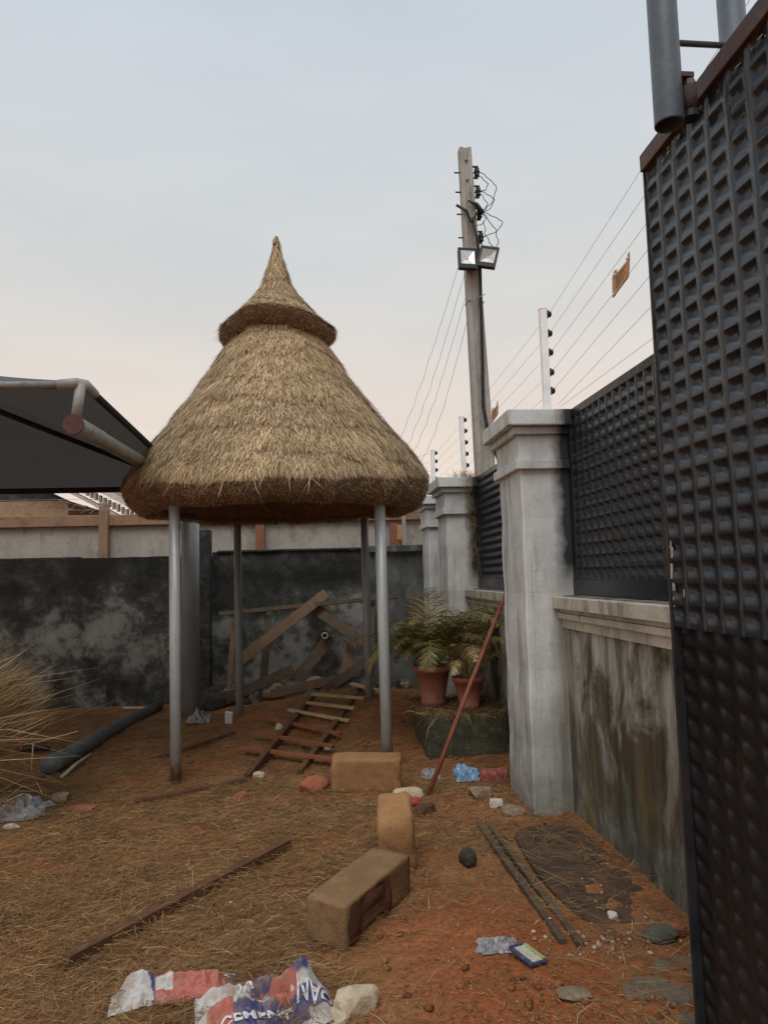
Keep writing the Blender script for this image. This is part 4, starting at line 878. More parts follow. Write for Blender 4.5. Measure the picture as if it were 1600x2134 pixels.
def palm(x_, y_, z_, n_, ln, label, seed):
    rnd = random.Random(seed); o = thing('potted_palm', label, 'plant', (x_, y_, z_), 'palms in terracotta pots')
    for i in range(n_):
        az_ = 2*pi*(i*0.618+rnd.random()*0.2) ; el = radians(54+34*rnd.random()); l_ = ln*(0.65+0.55*rnd.random())*(1-0.28*max(0, -cos(az_))); droop = 1.0+1.1*rnd.random()
        pts = []; p = Vector((x_+0.04*cos(az_), y_+0.04*sin(az_), z_)); e = el; m_ = 14
        for k in range(m_+1):
            pts.append(p.copy()); p = p + Vector((cos(az_)*cos(e), sin(az_)*cos(e), sin(e)))*l_/m_; e -= droop*1.7/m_*(0.3+1.2*k/m_)
        for q in pts:       # keep the fronds off the fence face
            if q.x > 1.50: q.x = 1.50-0.02*rnd.random()
        b = B(); b.tube(pts, [0.006*(1-0.75*k/m_) for k in range(m_+1)], 5)
        hz = Vector((-sin(az_), cos(az_), 0))
        for k in range(52):
            t = 0.22+0.78*k/52; f = t*m_; j = min(m_-1, int(f)); c = pts[j].lerp(pts[j+1], f-j); d = (pts[j+1]-pts[j]).normalized()
            lw = 0.0085*(0.7+0.6*rnd.random()); ll = l_*0.24*sin(pi*min(1, 0.18+0.78*t))*(0.8+0.4*rnd.random())
            for s_ in (-1, 1):
                dr = (d*0.75 + hz*s_*0.9 + Vector((0, 0, 0.30-0.75*rnd.random()))).normalized()
                mid = c+dr*ll*0.5; tip = c+dr*ll+Vector((0, 0, -ll*0.12)); w_ = d*lw*0.5
                if tip.x > 1.52: tip.x = 1.51
                if mid.x > 1.52: mid.x = 1.505
                b.add([c-w_*0.6, c+w_*0.6, mid+w_, tip, mid-w_], [(0, 1, 2, 4), (4, 2, 3)])
        b.obj('frond', 'leaf', o)
    return o
palm(0.985, 6.55, ZP+0.32, 44, 0.98, 'dense green and yellowing palm in the larger pot', 4)
palm(1.265, 6.32, ZP+0.25, 18, 0.85, 'drier palm in the smaller pot beside the fence', 12)
# dry twigs and straw hanging on the planter
n = 2600; x = 0.80+0.75*RNG.random(n); y = 6.0+0.95*RNG.random(n); ang = RNG.random(n)*2*pi
D = np.stack([np.cos(ang), np.sin(ang), RNG.normal(0.1, 0.35, n)], 1)
V, F = strands(np.stack([x, y, np.full(n, 0.335)], 1), D, 0.05+0.2*RNG.random(n)**2, 0.002+0.003*RNG.random(n), 0.35)
npmesh('planter_straw', V, F, 'litter', None, 'stuff', 'dry straw fallen on top of the planter base', 'straw')

wl_ = thing('wall_lamp', 'small black outdoor lamp fixed to the fence wall behind the front pillar', 'lamp', (1.54, 6.35, 0.75))
b = B(); b.box((1.525, 6.35, 0.97), (0.05, 0.085, 0.13), None, 0.006); b.obj('upper_shade', 'black', wl_)
b = B(); b.box((1.512, 6.35, 0.885), (0.075, 0.10, 0.05), None, 0.006); b.obj('mount', 'black', wl_)
b = B(); b.box((1.525, 6.35, 0.80), (0.05, 0.085, 0.12), None, 0.006); b.obj('lower_shade', 'black', wl_)
b = B(); b.tube([(1.49, 6.335, 0.885), (1.468, 6.33, 0.885)], 0.022, 12); b.obj('lens_ring', 'galv', wl_, True)

# ================================================================== ELECTRIC FENCE
def efence_post(x_, y_, z0, z1, zs, label, mat='white_post', lean=0.0):
    o = thing('electric_fence_post', label, 'fence post', (x_, y_, z0), 'electric fence posts')
    b = B(); R = rotm(0, -lean, 0); b.box((x_, y_, (z0+z1)/2), (0.046, 0.046, z1-z0), R, 0.003); b.obj('upright', mat, o)
    b = B(); b.box((x_-lean*(z1-z0)/2, y_, z1+0.003), (0.05, 0.05, 0.008), R); b.obj('top_cap', mat, o)
    for z in zs:
        xo = x_-lean*(z-(z0+z1)/2)
        b = B(); b.lathe((0, 0, 0), [(0.008, 0.0), (0.014, 0.004), (0.028, 0.010), (0.028, 0.018), (0.016, 0.026), (0.022, 0.034), (0.010, 0.042), (0.001, 0.043)], 16)
        b.v = [(xo+0.021+v[2]*0.9, y_+v[0], z+v[1]) for v in b.v]; b.obj('insulator', 'black', o, True)
    return o
ZA = [3.228, 3.095, 2.964, 2.828, 2.701]; ZB = [3.155, 3.035, 2.91, 2.785, 2.66]; ZC = [3.02, 2.915, 2.805, 2.695]; ZN = [3.68, 3.53, 3.375, 3.26, 3.125]
efence_post(1.520, 4.60, 2.54, 3.26, ZA, 'white electric fence post on the nearest capped pillar')
efence_post(1.545, 7.55, 2.50, 3.185, ZB, 'white electric fence post on the middle capped pillar', lean=0.02)
efence_post(1.425, 8.85, 2.45, 3.05, ZC, 'shortest white electric fence post on the corner pillar')
efence_post(1.520, 0.92, 2.54, 3.72, ZN, 'white electric fence post hidden behind the tall gate')
efence_post(1.09, 9.33, 1.88, 3.17, [3.02, 2.9, 2.78], 'brownish post on the back wall beside the thatch eave', 'concrete_pole')
efence_post(-5.6, 9.33, 1.80, 2.80, [2.69, 2.57, 2.45], 'brownish post on the back wall under the carport', 'concrete_pole')
nm = ['topmost', 'second', 'third', 'fourth', 'fifth']
def wire(pts, label, r=0.0011, group='electric fence strands', name='fence_wire', mat='wire'):
    b = B(); b.tube(pts, r, 5); b.obj(name, mat, None, True, label, 'wire', group)
for i in range(5):
    wire([(1.562, 0.92, ZN[i]), (1.562, 4.60, ZA[i])], f'{nm[i]} electric wire from the nearest white post up towards the gate')
    wire([(1.562, 4.60, ZA[i]), (1.585, 7.55, ZB[i])], f'{nm[i]} electric wire between the nearest and the middle white posts')
    if i < 4: wire([(1.585, 7.55, ZB[i]), (1.465, 8.85, ZC[i])], f'{nm[i]} electric wire between the middle and the corner white posts')
wire([(1.562, 4.50, 2.585), (1.562, 0.92, 2.95)], 'lower slanting wire rising from the pillar cap towards the gate')
wire([(1.562, 4.46, 2.560), (1.562, 0.92, 2.592)], 'lowest wire running just above the metal panel top')
for i, (za, zb) in enumerate(((3.02, 3.02), (2.9, 2.915), (2.78, 2.805))): wire([(1.13, 9.33, za), (1.425, 8.85, zb)], f'{nm[i]} short wire joining the brownish post and the corner post')
for i, (za, zb) in enumerate(((2.69, 2.74), (2.575, 2.60), (2.44, 2.46))):
    pts = [(-5.6+6.7*k/12, 9.33, za+(zb-za)*k/12-0.02*sin(pi*k/12)) for k in range(13)]
    wire(pts, f'{nm[i]} wire strung above the back wall', 0.0022, 'back wall strands')
# loose snarl of wire on the back wall
b = B(); p = []
for k in range(90): p.append((-3.9+1.6*k/90+0.09*sin(k*1.7), 9.36+0.05*sin(k*2.3), 2.47+0.10*sin(k*0.9)*sin(k*.13)+0.03*sin(k*2.9)))
b.tube(p, 0.0025, 4); b.obj('wire_snarl', 'wire', None, False, 'tangled loose wire above the tan beam at the left', 'wire')
def sign(pts, label, grp='warning plates on the electric fence'):
    """plate hung on the strands: pts = corners (y,z) lower-far, lower-near, upper-near, upper-far; x const"""
    o = thing('warning_sign', label, 'sign', (1.556, pts[0][0], pts[0][1]), grp)
    (ya, za), (yb, zb), (yc, zc), (yd, zd) = pts
    def P(u, v): return ((ya*(1-u)+yb*u)*(1-v)+(yd*(1-u)+yc*u)*v, (za*(1-u)+zb*u)*(1-v)+(zd*(1-u)+zc*u)*v)
    out_ = [(0, 0), (0.04, -0.05), (0.10, 0), (0.9, 0), (1, 0.05), (1, 0.25), (0.97, 0.3), (1.0, 0.36), (1, 1.0), (0.97, 1.30), (0.86, 1.30), (0.82, 1.0), (0.24, 1.0), (0.2, 1.22), (0.08, 1.22), (0, 1.0)]
    vs = []
    for u, v in out_:
        y_, z_ = P(u, v); vs += [(1.556+0.006*sin(u*3), y_, z_), (1.552+0.006*sin(u*3), y_, z_)]
    n = len(out_); fs = [(2*i, 2*((i+1) % n), 2*((i+1) % n)+1, 2*i+1) for i in range(n)]
    fs += [tuple(2*i for i in range(n)), tuple(2*i+1 for i in range(n-1, -1, -1))]
    b = B(); b.add(vs, fs); pl_ = b.obj('plate', 'sign', o)
    for u, v in ((0.14, 1.0), (0.88, 1.06), (0.10, 0.06)):
        y_, z_ = P(u, v); b = B(); b.tube([(1.549, y_, z_), (1.560, y_, z_)], 0.0085, 10); b.obj('wire_clip', 'white_card', o, True)
    for j in range(4):
        v = 0.80-0.17*j; (y_, z_), (y2_, z2_) = P(0.22, v), P(0.80-(0.1 if j % 2 else 0), v)
        b = B(); b.bar((1.5505, y_, z_), (1.5505+0.003, y2_, z2_), 0.002, 0.012, (0, 0, 1)); b.obj('faded_print', 'sign_ink', o)
sign([(3.548, 2.925), (3.345, 2.955), (3.325, 3.045), (3.538, 3.030)], 'faded orange warning plate hung on the strands near the gate')
sign([(6.26, 2.845), (6.03, 2.875), (6.02, 2.965), (6.25, 2.945)], 'small orange warning plate on the strands just right of the utility pole')

# ================================================================== UTILITY POLE
PB, PT = Vector((2.62, 10.82, 0)), Vector((2.303, 10.31, 7.96))
up_ = thing('utility_pole', 'tall tapering concrete utility pole outside the fence', 'utility pole', tuple(PB))
b = B(); vs = []; fs = []; n = 12
for i in range(n+1):
    t = i/n; c = PB.lerp(PT, t); wx = 0.170*(1-t)+0.090*t; wy = 0.12*(1-t)+0.075*t; f = 0.42
    sec = [(-wx, -wy), (-wx*f, -wy), (-wx*f*0.8, -wy*0.72), (wx*f*0.8, -wy*0.72), (wx*f, -wy), (wx, -wy), (wx, wy), (-wx, wy)]
    vs += [c+Vector((a, b_, 0)) for a, b_ in sec]
for i in range(n):
    for j in range(8): fs.append((i*8+j, i*8+(j+1) % 8, i*8+8+(j+1) % 8, i*8+8+j))
fs.append(tuple(range(n*8, n*8+8))); b.add(vs, fs); sh = b.obj('shaft', 'concrete_pole', up_)
def pol(z, dx=0, dy=0): return PB.lerp(PT, z/7.96)+Vector((dx, dy, 0))
for z in (7.60, 7.30, 6.96, 6.60):
    b = B(); b.tube([pol(z, -0.18), pol(z, 0.16)], 0.012, 8); b.obj('through_bolt', 'cable', up_, True)
    o_ = pol(z, 0.165, -0.02); pr_ = [(0.014, -0.075), (0.040, -0.06), (0.040, -0.035), (0.026, -0.02), (0.045, -0.005), (0.045, 0.025), (0.028, 0.04), (0.040, 0.055), (0.014, 0.07)]
    b = B(); b.lathe(o_, pr_, 14); b.obj('insulator', 'black', up_, True)
    b = B(); b.box(o_+Vector((-0.03, 0, 0.09)), (0.11, 0.03, 0.02)); b.box(o_+Vector((-0.03, 0, -0.09)), (0.09, 0.03, 0.02)); b.obj('shackle', 'black', up_)
for z in (7.75, 7.45):
    b = B(); b.tube([pol(z, 0.0, -0.085), pol(z, 0, -0.060)], 0.014, 10); b.obj('bolt_hole', 'black', up_, True)
rnd = random.Random(5)
def loop(p, q, bulge, nm_='jumper_cable', r=0.006):
    p, q = Vector(p), Vector(q); pts = [p.lerp(q, k/14)+Vector(bulge)*sin(pi*k/14)+Vector((0.015*sin(k*1.3), 0, 0.01*sin(k*2.1))) for k in range(15)]
    b = B(); b.tube(pts, r, 6); b.obj(nm_, 'cable', up_, True)
loop(pol(7.62, 0.2), pol(6.98, 0.2), (0.24, -0.05, 0.03)); loop(pol(7.55, 0.2), pol(7.30, 0.2), (0.13, 0, 0)); loop(pol(7.32, 0.2), pol(6.95, 0.18), (0.20, -0.08, 0))
loop(pol(7.28, 0.2), pol(7.0, 0.2), (0.10, 0, -0.02)); loop(pol(7.0, 0.2), pol(6.60, 0.2), (0.30, -0.06, 0)); loop(pol(6.98, 0.22), pol(6.42, 0.40), (0.10, 0, 0)); loop(pol(6.42, 0.40), pol(6.85, 0.24), (-0.06, 0, -0.02))
loop(pol(6.6, 0.16), pol(6.25, 0.10), (0.03, -0.05, 0)); loop(pol(7.0, 0.12, -0.1), pol(6.72, 0.05, -0.1), (0.14, -0.03, -0.04))
b = B(); b.tube([pol(7.05, -0.20, -0.1), pol(6.95, -0.05, -0.12), pol(6.78, 0.0, -0.12), pol(6.92, 0.10, -0.12), pol(7.03, 0.18, -0.06)], 0.022, 8); b.obj('cable_clamp', 'black', up_, True)
b = B(); b.tube([pol(7.12, -0.02, -0.11), pol(7.05, 0.10, -0.13), pol(6.92, 0.19, -0.10)], [0.012, 0.035, 0.05], 7); b.obj('cable_clamp', 'black', up_, True)
for dx in (0.0, 0.022):
    b = B(); b.tube([pol(6.85, 0.02, -0.11), pol(6.55, 0.075+dx, -0.11), pol(6.1, 0.085+dx, -0.12), pol(5.5, 0.06+dx, -0.13), pol(4.6, 0.025+dx, -0.13), pol(4.0, -0.01+dx, -0.14), pol(3.55, 0.05+dx, -0.14), pol(3.0, 0.22+dx, -0.15), pol(2.6, 0.30+dx, -0.15)], 0.014, 7); b.obj('riser_cable', 'cable', up_, True)
b = B(); b.tube([pol(5.60, -0.125, -0.09), pol(5.62, 0, -0.13), pol(5.58, 0.135, -0.09), pol(5.60, 0.14, 0.1), pol(5.60, -0.125, 0.1), pol(5.60, -0.125, -0.09)], 0.006, 6); b.obj('binding_wire', 'wire', up_, True)
b = B(); b.tube([pol(5.60, -0.02, -0.14), pol(5.68, 0.14, -0.15)], 0.006, 6); b.obj('binding_wire', 'wire', up_, True)
def flood(c, roll_, tiltx, yawz, label, refl):
    o = thing('floodlight', label, 'floodlight', c, 'floodlights on the utility pole'); R = rotm(tiltx, roll_, yawz); c = Vector(c); w_, h_ = 0.285, 0.345
    b = B(); b.box(c+R @ Vector((0, 0.045, 0)), (w_*0.96, 0.055, h_*0.96), R, 0.008); b.obj('housing', 'black', o)
    for nm_, q, d in (('frame_side', (-w_/2+0.018, 0, 0), (0.036, 0.034, h_)), ('frame_side', (w_/2-0.018, 0, 0), (0.036, 0.034, h_)), ('frame_top', (0, 0, h_/2-0.018), (w_-0.073, 0.034, 0.036)), ('frame_bottom', (0, 0, -h_/2+0.036), (w_-0.073, 0.034, 0.072))):
        b = B(); b.box(c+R @ Vector(q), d, R, 0.003); b.obj(nm_, 'black', o)
    a = w_/2-0.037; zt, zb_ = h_/2-0.037, -h_/2+0.073; cc = Vector((0.0, 0.016, (zt+zb_)/2-0.01))
    cor = [Vector((-a, -0.006, zb_)), Vector((a, -0.006, zb_)), Vector((a, -0.006, zt)), Vector((-a, -0.006, zt))]; s_ = 0.02
    inn = [cc+Vector((sx*s_, 0, sz*s_)) for sx, sz in ((-1, -1), (1, -1), (1, 1), (-1, 1))]
    b = B(); b.add([c+R @ q for q in cor+inn], [(0, 1, 5, 4), (1, 2, 6, 5), (2, 3, 7, 6), (3, 0, 4, 7), (4, 5, 6, 7)]); rf = b.obj('reflector', refl, o)
    b = B(); b.box(c+R @ (cc+Vector((0, -0.004, 0))), (0.034, 0.006, 0.034), R); b.obj('led_chip', 'led', rf)
    b = B(); b.bar(c+R @ Vector((0, 0.06, -0.1)), c+Vector((0.0, 0.16, -0.10)), 0.04, 0.02); b.obj('bracket', 'black', o)
    return o
flood((2.265, 10.20, 6.185), 0.03, -0.18, 0.05, 'square black floodlight with bright reflector, left on the utility pole', 'reflector')
flood((2.565, 10.17, 6.20), 0.24, -0.18, -0.25, 'tilted black floodlight with dull reflector, right on the utility pole', 'reflector_grey')
for i, (dx, ex_, ez_) in enumerate(((-0.12, 1.35, 3.62), (-0.10, 1.50, 3.55), (-0.09, 1.65, 3.62), (-0.07, 1.92, 3.70))):
    s0 = pol(6.4-0.30*i, dx, -0.02); e0 = Vector((ex_, 16.6, ez_)); pts = []
    for k in range(30):
        t = k/29; p = s0.lerp(e0, t); p.z -= (0.75+0.2*i)*sin(pi*t)*0.45; p.x += 0.015*sin(k*1.9+i)*(1 if 8 < k < 24 else 0.2); pts.append(p)
    wire(pts, f'{["leftmost", "second", "third", "rightmost"][i]} thin service wire dropping left from the utility pole', 0.003, 'service wires from the utility pole', 'service_wire', 'cable')
b = B(); b.bar((1.5, 16.75, 2.7), (1.6, 16.7, 3.75), 0.05, 0.05); b.obj('service_mast', 'galv_dull', h2)

# dry creeper on the middle pillar
n = 420; t = RNG.random(n); zc = 1.35+1.2*t; V, F = strands(np.stack([1.62+0.02*RNG.normal(size=n)-0.12*t, 7.27+0.03*RNG.normal(size=n), zc], 1), np.stack([RNG.normal(0, .6, n), RNG.normal(-.2, .3, n), RNG.normal(0, 1, n)], 1), 0.04+0.12*RNG.random(n), np.full(n, 0.003), 0.1)
npmesh('dry_creeper', V, F, 'twig', None, 'stuff', 'dry creeper stems hanging on the middle pillar', 'creeper')
n = 160; V, F = strands(np.stack([1.52+0.08*RNG.normal(size=n), 7.40+0.05*RNG.normal(size=n), np.full(n, 2.50)], 1), np.stack([RNG.normal(0, .7, n), RNG.normal(0, .4, n), 0.4+RNG.random(n)], 1), 0.04+0.12*RNG.random(n), np.full(n, 0.0028), 0.2)
npmesh('dry_weeds', V, F, 'twig', None, 'stuff', 'tuft of dry weeds on the middle pillar cap', 'weeds')

# ================================================================== STRAW BUNDLE (left edge)
sb = thing('straw_bundle', 'heaped bundle of loose golden straw at the left edge', 'straw bundle', (-2.45, 5.3, 0))
n = 15000; t = RNG.random(n); a = RNG.normal(0, 1, (n, 3))
P0 = np.stack([-2.95+0.50*t+0.10*a[:, 0], 5.0+0.16*a[:, 1], -0.05+0.42*t+0.16*np.abs(a[:, 2])], 1)
D = np.stack([0.80+0.14*RNG.normal(size=n), 0.10*RNG.normal(size=n), 0.74+0.18*RNG.normal(size=n)], 1)
V, F = strands(P0, D, 0.35+0.42*RNG.random(n)**1.4, 0.0034+0.0030*RNG.random(n), 0.10); npmesh('straw_mass', V, F, 'litter_green', sb, 'stuff')
n = 70; t = RNG.random(n); a = RNG.normal(0, 1, (n, 3))
P0 = np.stack([-2.75+0.3*t, 4.95+0.15*a[:, 1], 0.25+0.4*t], 1); D = np.stack([0.95+0.1*a[:, 0], 0.15*a[:, 1], 0.33+0.22*a[:, 2]], 1)
V, F = strands(P0, D, 0.7+0.6*RNG.random(n), np.full(n, 0.0042), 0.12); npmesh('long_stems', V, F, 'litter_green', sb, 'stuff')
n = 1500; a = RNG.normal(0, 1, (n, 3)); V, F = strands(np.stack([-2.55+0.22*a[:, 0], 5.0+0.2*a[:, 1], 0.02+0.12*RNG.random(n)], 1), np.stack([RNG.normal(0.3, 1, n), RNG.normal(0, .6, n), RNG.normal(0.2, 0.4, n)], 1), 0.15+0.4*RNG.random(n), np.full(n, 0.003), 0.3)
npmesh('loose_straw', V, F, 'litter_green', sb, 'stuff')
for i, pts in enumerate(([(-2.55, 4.95, 0.42), (-2.2, 4.97, 0.46), (-1.9, 5.0, 0.47), (-1.62, 5.03, 0.53)], [(-2.6, 4.95, 0.40), (-2.25, 4.95, 0.47), (-1.93, 4.97, 0.52), (-1.86, 4.98, 0.55)], [(-1.895, 5.0, 0.47), (-1.90, 5.0, 0.36), (-1.905, 5.0, 0.26)], [(-2.35, 4.9, 0.36), (-2.20, 4.9, 0.32), (-2.17, 4.9, 0.2), (-2.165, 4.9, 0.06)])):
    b = B(); b.tube(pts, 0.0035, 6); b.obj('stray_stem', 'litter_green', sb, True)

# ================================================================== SMALL RUBBISH AND STONES
def st(x_, y_, d, mat, label, cat='stone', seed=0, rz=0, name='stone', **k): return lump(name, (x_, y_, G(x_, y_)), d, mat, label, cat, seed=seed, rz=rz, **k)
st(0.095, 2.66, (0.17, 0.14, 0.10), 'stone_pale', 'angular pale yellow stone right of the cement sacks', seed=1, rz=0.4, sink=0.2)
st(0.02, 2.60, (0.12, 0.10, 0.05), 'stone_pale', 'flat sandy stone tucked beside the cement sack', seed=31, rz=1.4, sink=0.3)
st(-0.07, 5.36, (0.24, 0.16, 0.15), 'stone_red', 'rough pinkish lump of rubble left of the standing block', seed=2)
st(0.56, 5.06, (0.22, 0.15, 0.10), 'stone_pale', 'sandy lump at the foot of the leaning rusty pipe', seed=3)
st(0.735, 3.85, (0.085, 0.13, 0.10), 'stone_dark', 'small dark lump standing right of the tilted block', seed=4, rz=0.3, sink=0.15, boxy=0.5)
st(1.225, 3.155, (0.055, 0.05, 0.04), 'stone_white', 'round white stone on the dark slab end', seed=5, sink=0.2)
st(0.945, 3.16, (0.04, 0.035, 0.03), 'stone_pale', 'small pale stone left of the batten pair', seed=6)
st(1.345, 2.96, (0.16, 0.10, 0.07), 'stone_green', 'flat mossy grey stone by the fence foot', seed=7, boxy=0.3)
st(1.43, 2.98, (0.07, 0.06, 0.07), 'stone_red', 'pinkish stone against the gate edge', seed=8)
st(-0.60, 5.30, (0.13, 0.12, 0.09), 'stone_red', 'red earth lump between the front gazebo poles', seed=9)
st(-1.83, 5.36, (0.15, 0.13, 0.09), 'stone', 'tan stone in front of the grey pipe end', seed=10)
st(-1.62, 5.15, (0.22, 0.16, 0.05), 'stone_red', 'flat brown stone sunk in the straw at left', seed=11)
st(-1.96, 4.84, (0.12, 0.08, 0.035), 'stone_white', 'flat white plaster chip at the left edge', seed=12)
st(-0.42, 6.98, (0.10, 0.09, 0.09), 'stone_pale', 'pale stone left of the slatted frame', seed=13)
st(-0.52, 5.86, (0.11, 0.08, 0.07), 'stone_pale', 'pale stone at the near left corner of the slatted frame', seed=14, boxy=0.4)
st(0.02, 6.42, (0.07, 0.05, 0.05), 'stone_white', 'whitish stone between the red slats', seed=15)
st(1.10, 4.73, (0.10, 0.09, 0.075), 'stone_white', 'white broken plaster lump left of the pillar foot', seed=16, boxy=0.5)
st(1.17, 4.60, (0.17, 0.17, 0.07), 'stone', 'brown stone against the pillar foot', seed=17, boxy=0.4)
st(1.04, 4.95, (0.17, 0.15, 0.10), 'stone', 'grey-brown stone beside the red brick', seed=18)
st(0.86, 2.62, (0.12, 0.10, 0.03), 'stone', 'flat stone in the red earth by the gate strip', seed=19)
st(1.235, 5.33, (0.26, 0.13, 0.13), 'brick', 'broken red brick lying by the nearest pillar', 'brick', 20, 0.1, 'broken_brick', boxy=0.75, amp=0.10)
st(0.585, 4.86, (0.085, 0.07, 0.09), 'plastic_red', 'bright red plastic scrap behind the tilted block', 'rubbish', 21, 0, 'plastic_scrap')
st(0.63, 4.72, (0.10, 0.22, 0.10), 'timber', 'short split brown wood chunk by the red scrap', 'wood', 22, -0.7, 'wood_chunk', boxy=0.5)
def crumple(name, x_, y_, d, mat, label, cat, seed):
    n_ = 14; vs = []; fs = []
    for j in range(n_+1):
        for i in range(n_+1):
            u, v = i/n_-0.5, j/n_-0.5; e = max(0, 1-4*max(u*u, v*v)); k = float(fbm(u*7+seed, v*7+seed*2, seed))-0.35
            vs.append((x_+u*d[0]*(1+0.5*k)+0.1*d[0]*sin(v*9+seed), y_+v*d[1]*(1+0.4*k), G(x_, y_)+0.006+d[2]*(0.25+1.5*k)*e**0.6 + d[2]*0.4*abs(sin(u*11+v*7+seed))*e))
    for j in range(n_):
        for i in range(n_): a = j*(n_+1)+i; fs.append((a, a+1, a+n_+2, a+n_+1))
    b = B(); b.add(vs, fs); return b.obj(name, mat, None, False, label, cat)
crumple('plastic_bag', 1.07, 5.50, (0.16, 0.22, 0.09), 'plastic_blue', 'crumpled light blue plastic bag near the planter', 'rubbish', 2)
crumple('plastic_bag', 0.80, 5.60, (0.12, 0.16, 0.06), 'plastic_clear', 'faded bluish plastic scrap right of the standing block', 'rubbish', 5)
crumple('plastic_bag', 0.675, 2.985, (0.15, 0.10, 0.035), 'plastic_clear', 'crumpled grey plastic behind the small flat packet', 'rubbish', 7)
crumple('plastic_bag', -2.02, 5.10, (0.30, 0.30, 0.12), 'plastic_clear', 'greyish crumpled plastic under the straw bundle', 'rubbish', 9)
crumple('plastic_bag', -1.28, 7.75, (0.2, 0.2, 0.12), 'plastic_clear', 'grey crumpled wrapper beside the carport column', 'rubbish', 12)
b = B(); b.box(gp(-0.94, 7.42, 0.065), (0.075, 0.03, 0.125), rotm(0.35, 0.15, -0.2), 0.003); b.obj('card_box', 'white_card', None, False, 'small white packet leaning at the back left gazebo pole', 'packet')
pk = thing('packet', 'small flat blue and cream packet with green stripe near the gate', 'packet', tuple(gp(0.765, 2.86)))
Rp = rotm(0.05, 0.06, 0.42)
for nm_, c, d, m_ in (('body', (0, 0, 0.016), (0.082, 0.135, 0.010), 'sack_blue'), ('label_panel', (-0.004, -0.004, 0.023), (0.046, 0.112, 0.003), 'card_cream'), ('stripe', (0.031, 0.004, 0.0228), (0.019, 0.122, 0.003), 'card_green'), ('end_flap', (0.0, 0.064, 0.023), (0.074, 0.010, 0.004), 'sack_blue')):
    if m_ not in M: M[m_] = mottle(m_.replace('_', ' '), *{'sack_blue': ((0.035, 0.045, 0.13), (0.055, 0.07, 0.18)), 'card_cream': ((0.48, 0.47, 0.36), (0.60, 0.58, 0.46)), 'card_green': ((0.30, 0.36, 0.12), (0.44, 0.48, 0.20))}[m_], 30, 0.45, c3=(0.3, 0.22, 0.14))
    b = B(); b.box(gp(0.765, 2.86)+Rp @ Vector(c), d, Rp, 0.0012); b.obj(nm_, m_, pk)
# old shoe by the straw bundle
sh_ = thing('old_shoe', 'black rubber shoe with a red strap behind the straw bundle', 'shoe', tuple(gp(-2.62, 6.9)))
c = gp(-2.62, 6.9); b = B()
sec = [(-0.14, 0.035, 0.05), (-0.10, 0.045, 0.075), (-0.03, 0.042, 0.07), (0.04, 0.045, 0.06), (0.10, 0.05, 0.045), (0.15, 0.035, 0.035)]; vs = []; fs = []
for x_, w_, h_ in sec:
    for k in range(10): a = 2*pi*k/10; vs.append(c+Vector((x_, w_*cos(a), h_*0.5+0.5*h_*sin(a)+0.01)))
for i in range(5):
    for k in range(10): fs.append((i*10+k, i*10+(k+1) % 10, i*10+10+(k+1) % 10, i*10+10+k))
fs += [tuple(range(9, -1, -1)), tuple(50+k for k in range(10))]; b.add(vs, fs); b.obj('upper', 'rubber', sh_, True)
b = B(); b.tube([c+Vector((-0.08, -0.045, 0.03)), c+Vector((-0.09, -0.03, 0.10)), c+Vector((-0.09, 0.03, 0.10)), c+Vector((-0.08, 0.045, 0.03))], 0.012, 8); b.obj('strap', 'plastic_red', sh_, True)

# dark slab by the fence
b = B(); pts = []
for i in range(60):
    a = 2*pi*i/60; ca_, sa_ = cos(a), sin(a); q = 1/max(abs(ca_)**4+abs(sa_)**4, 1e-6)**0.25
    e_ = 1+0.12*(float(fbm(i*0.35, 1.7, 66))-0.45)
    pts.append((1.265+0.215*ca_*q*e_, 3.71-0.60*sa_*q*(1+0.05*(float(vnoise(i*0.5, 3, 5))-0.5))))
n = len(pts); vs = [(x_, y_, 0.004) for i, (x_, y_) in enumerate(pts)]+[(x_, y_, -0.06) for x_, y_ in pts]
b.add(vs, [tuple(range(n-1, -1, -1)), tuple(range(n, 2*n))]+[(i, (i+1) % n, n+(i+1) % n, n+i) for i in range(n)])
b.obj('drain_slab', 'slab', None, False, 'dark tar-stained slab set in the ground along the fence foot', 'slab')
# long straws over the slab and towards the gate
n = 420; x = RNG.normal(1.12, 0.20, n); y = 2.45+2.1*RNG.random(n); k = x < 1.45; x, y = x[k], y[k]; n = len(x); ang = RNG.normal(-0.5, 0.7, n)
V, F = strands(np.stack([x, y, np.full(n, 0.034)], 1), np.stack([np.cos(ang), np.sin(ang), RNG.normal(0.02, 0.06, n)], 1), 0.10+0.30*RNG.random(n)**2, np.full(n, 0.0026), 0.03, nor=np.tile(np.array([[0, 0, 1.0]]), (n, 1)))
npmesh('timber_straw', *strands(*(lambda t_, m: (np.stack([-1.035+0.825*t_+0.06*RNG.normal(size=m), 3.09+1.07*t_+0.06*RNG.normal(size=m), gh(-1.035+0.825*t_, 3.09+1.07*t_)+0.03+0.02*RNG.random(m)], 1), np.stack([RNG.normal(0, 1, m), RNG.normal(0, 1, m), RNG.normal(-0.05, 0.12, m)], 1), 0.05+0.14*RNG.random(m), np.full(m, 0.002)))(np.concatenate([RNG.normal(0.62, 0.1, 260), RNG.random(260)]), 520), 0.12), 'litter', None, 'stuff', 'straw strewn across the sunken timber', 'straw')
npmesh('long_straw', V, F, 'litter', None, 'stuff', 'long dry stalks lying over the dark slab', 'straw')

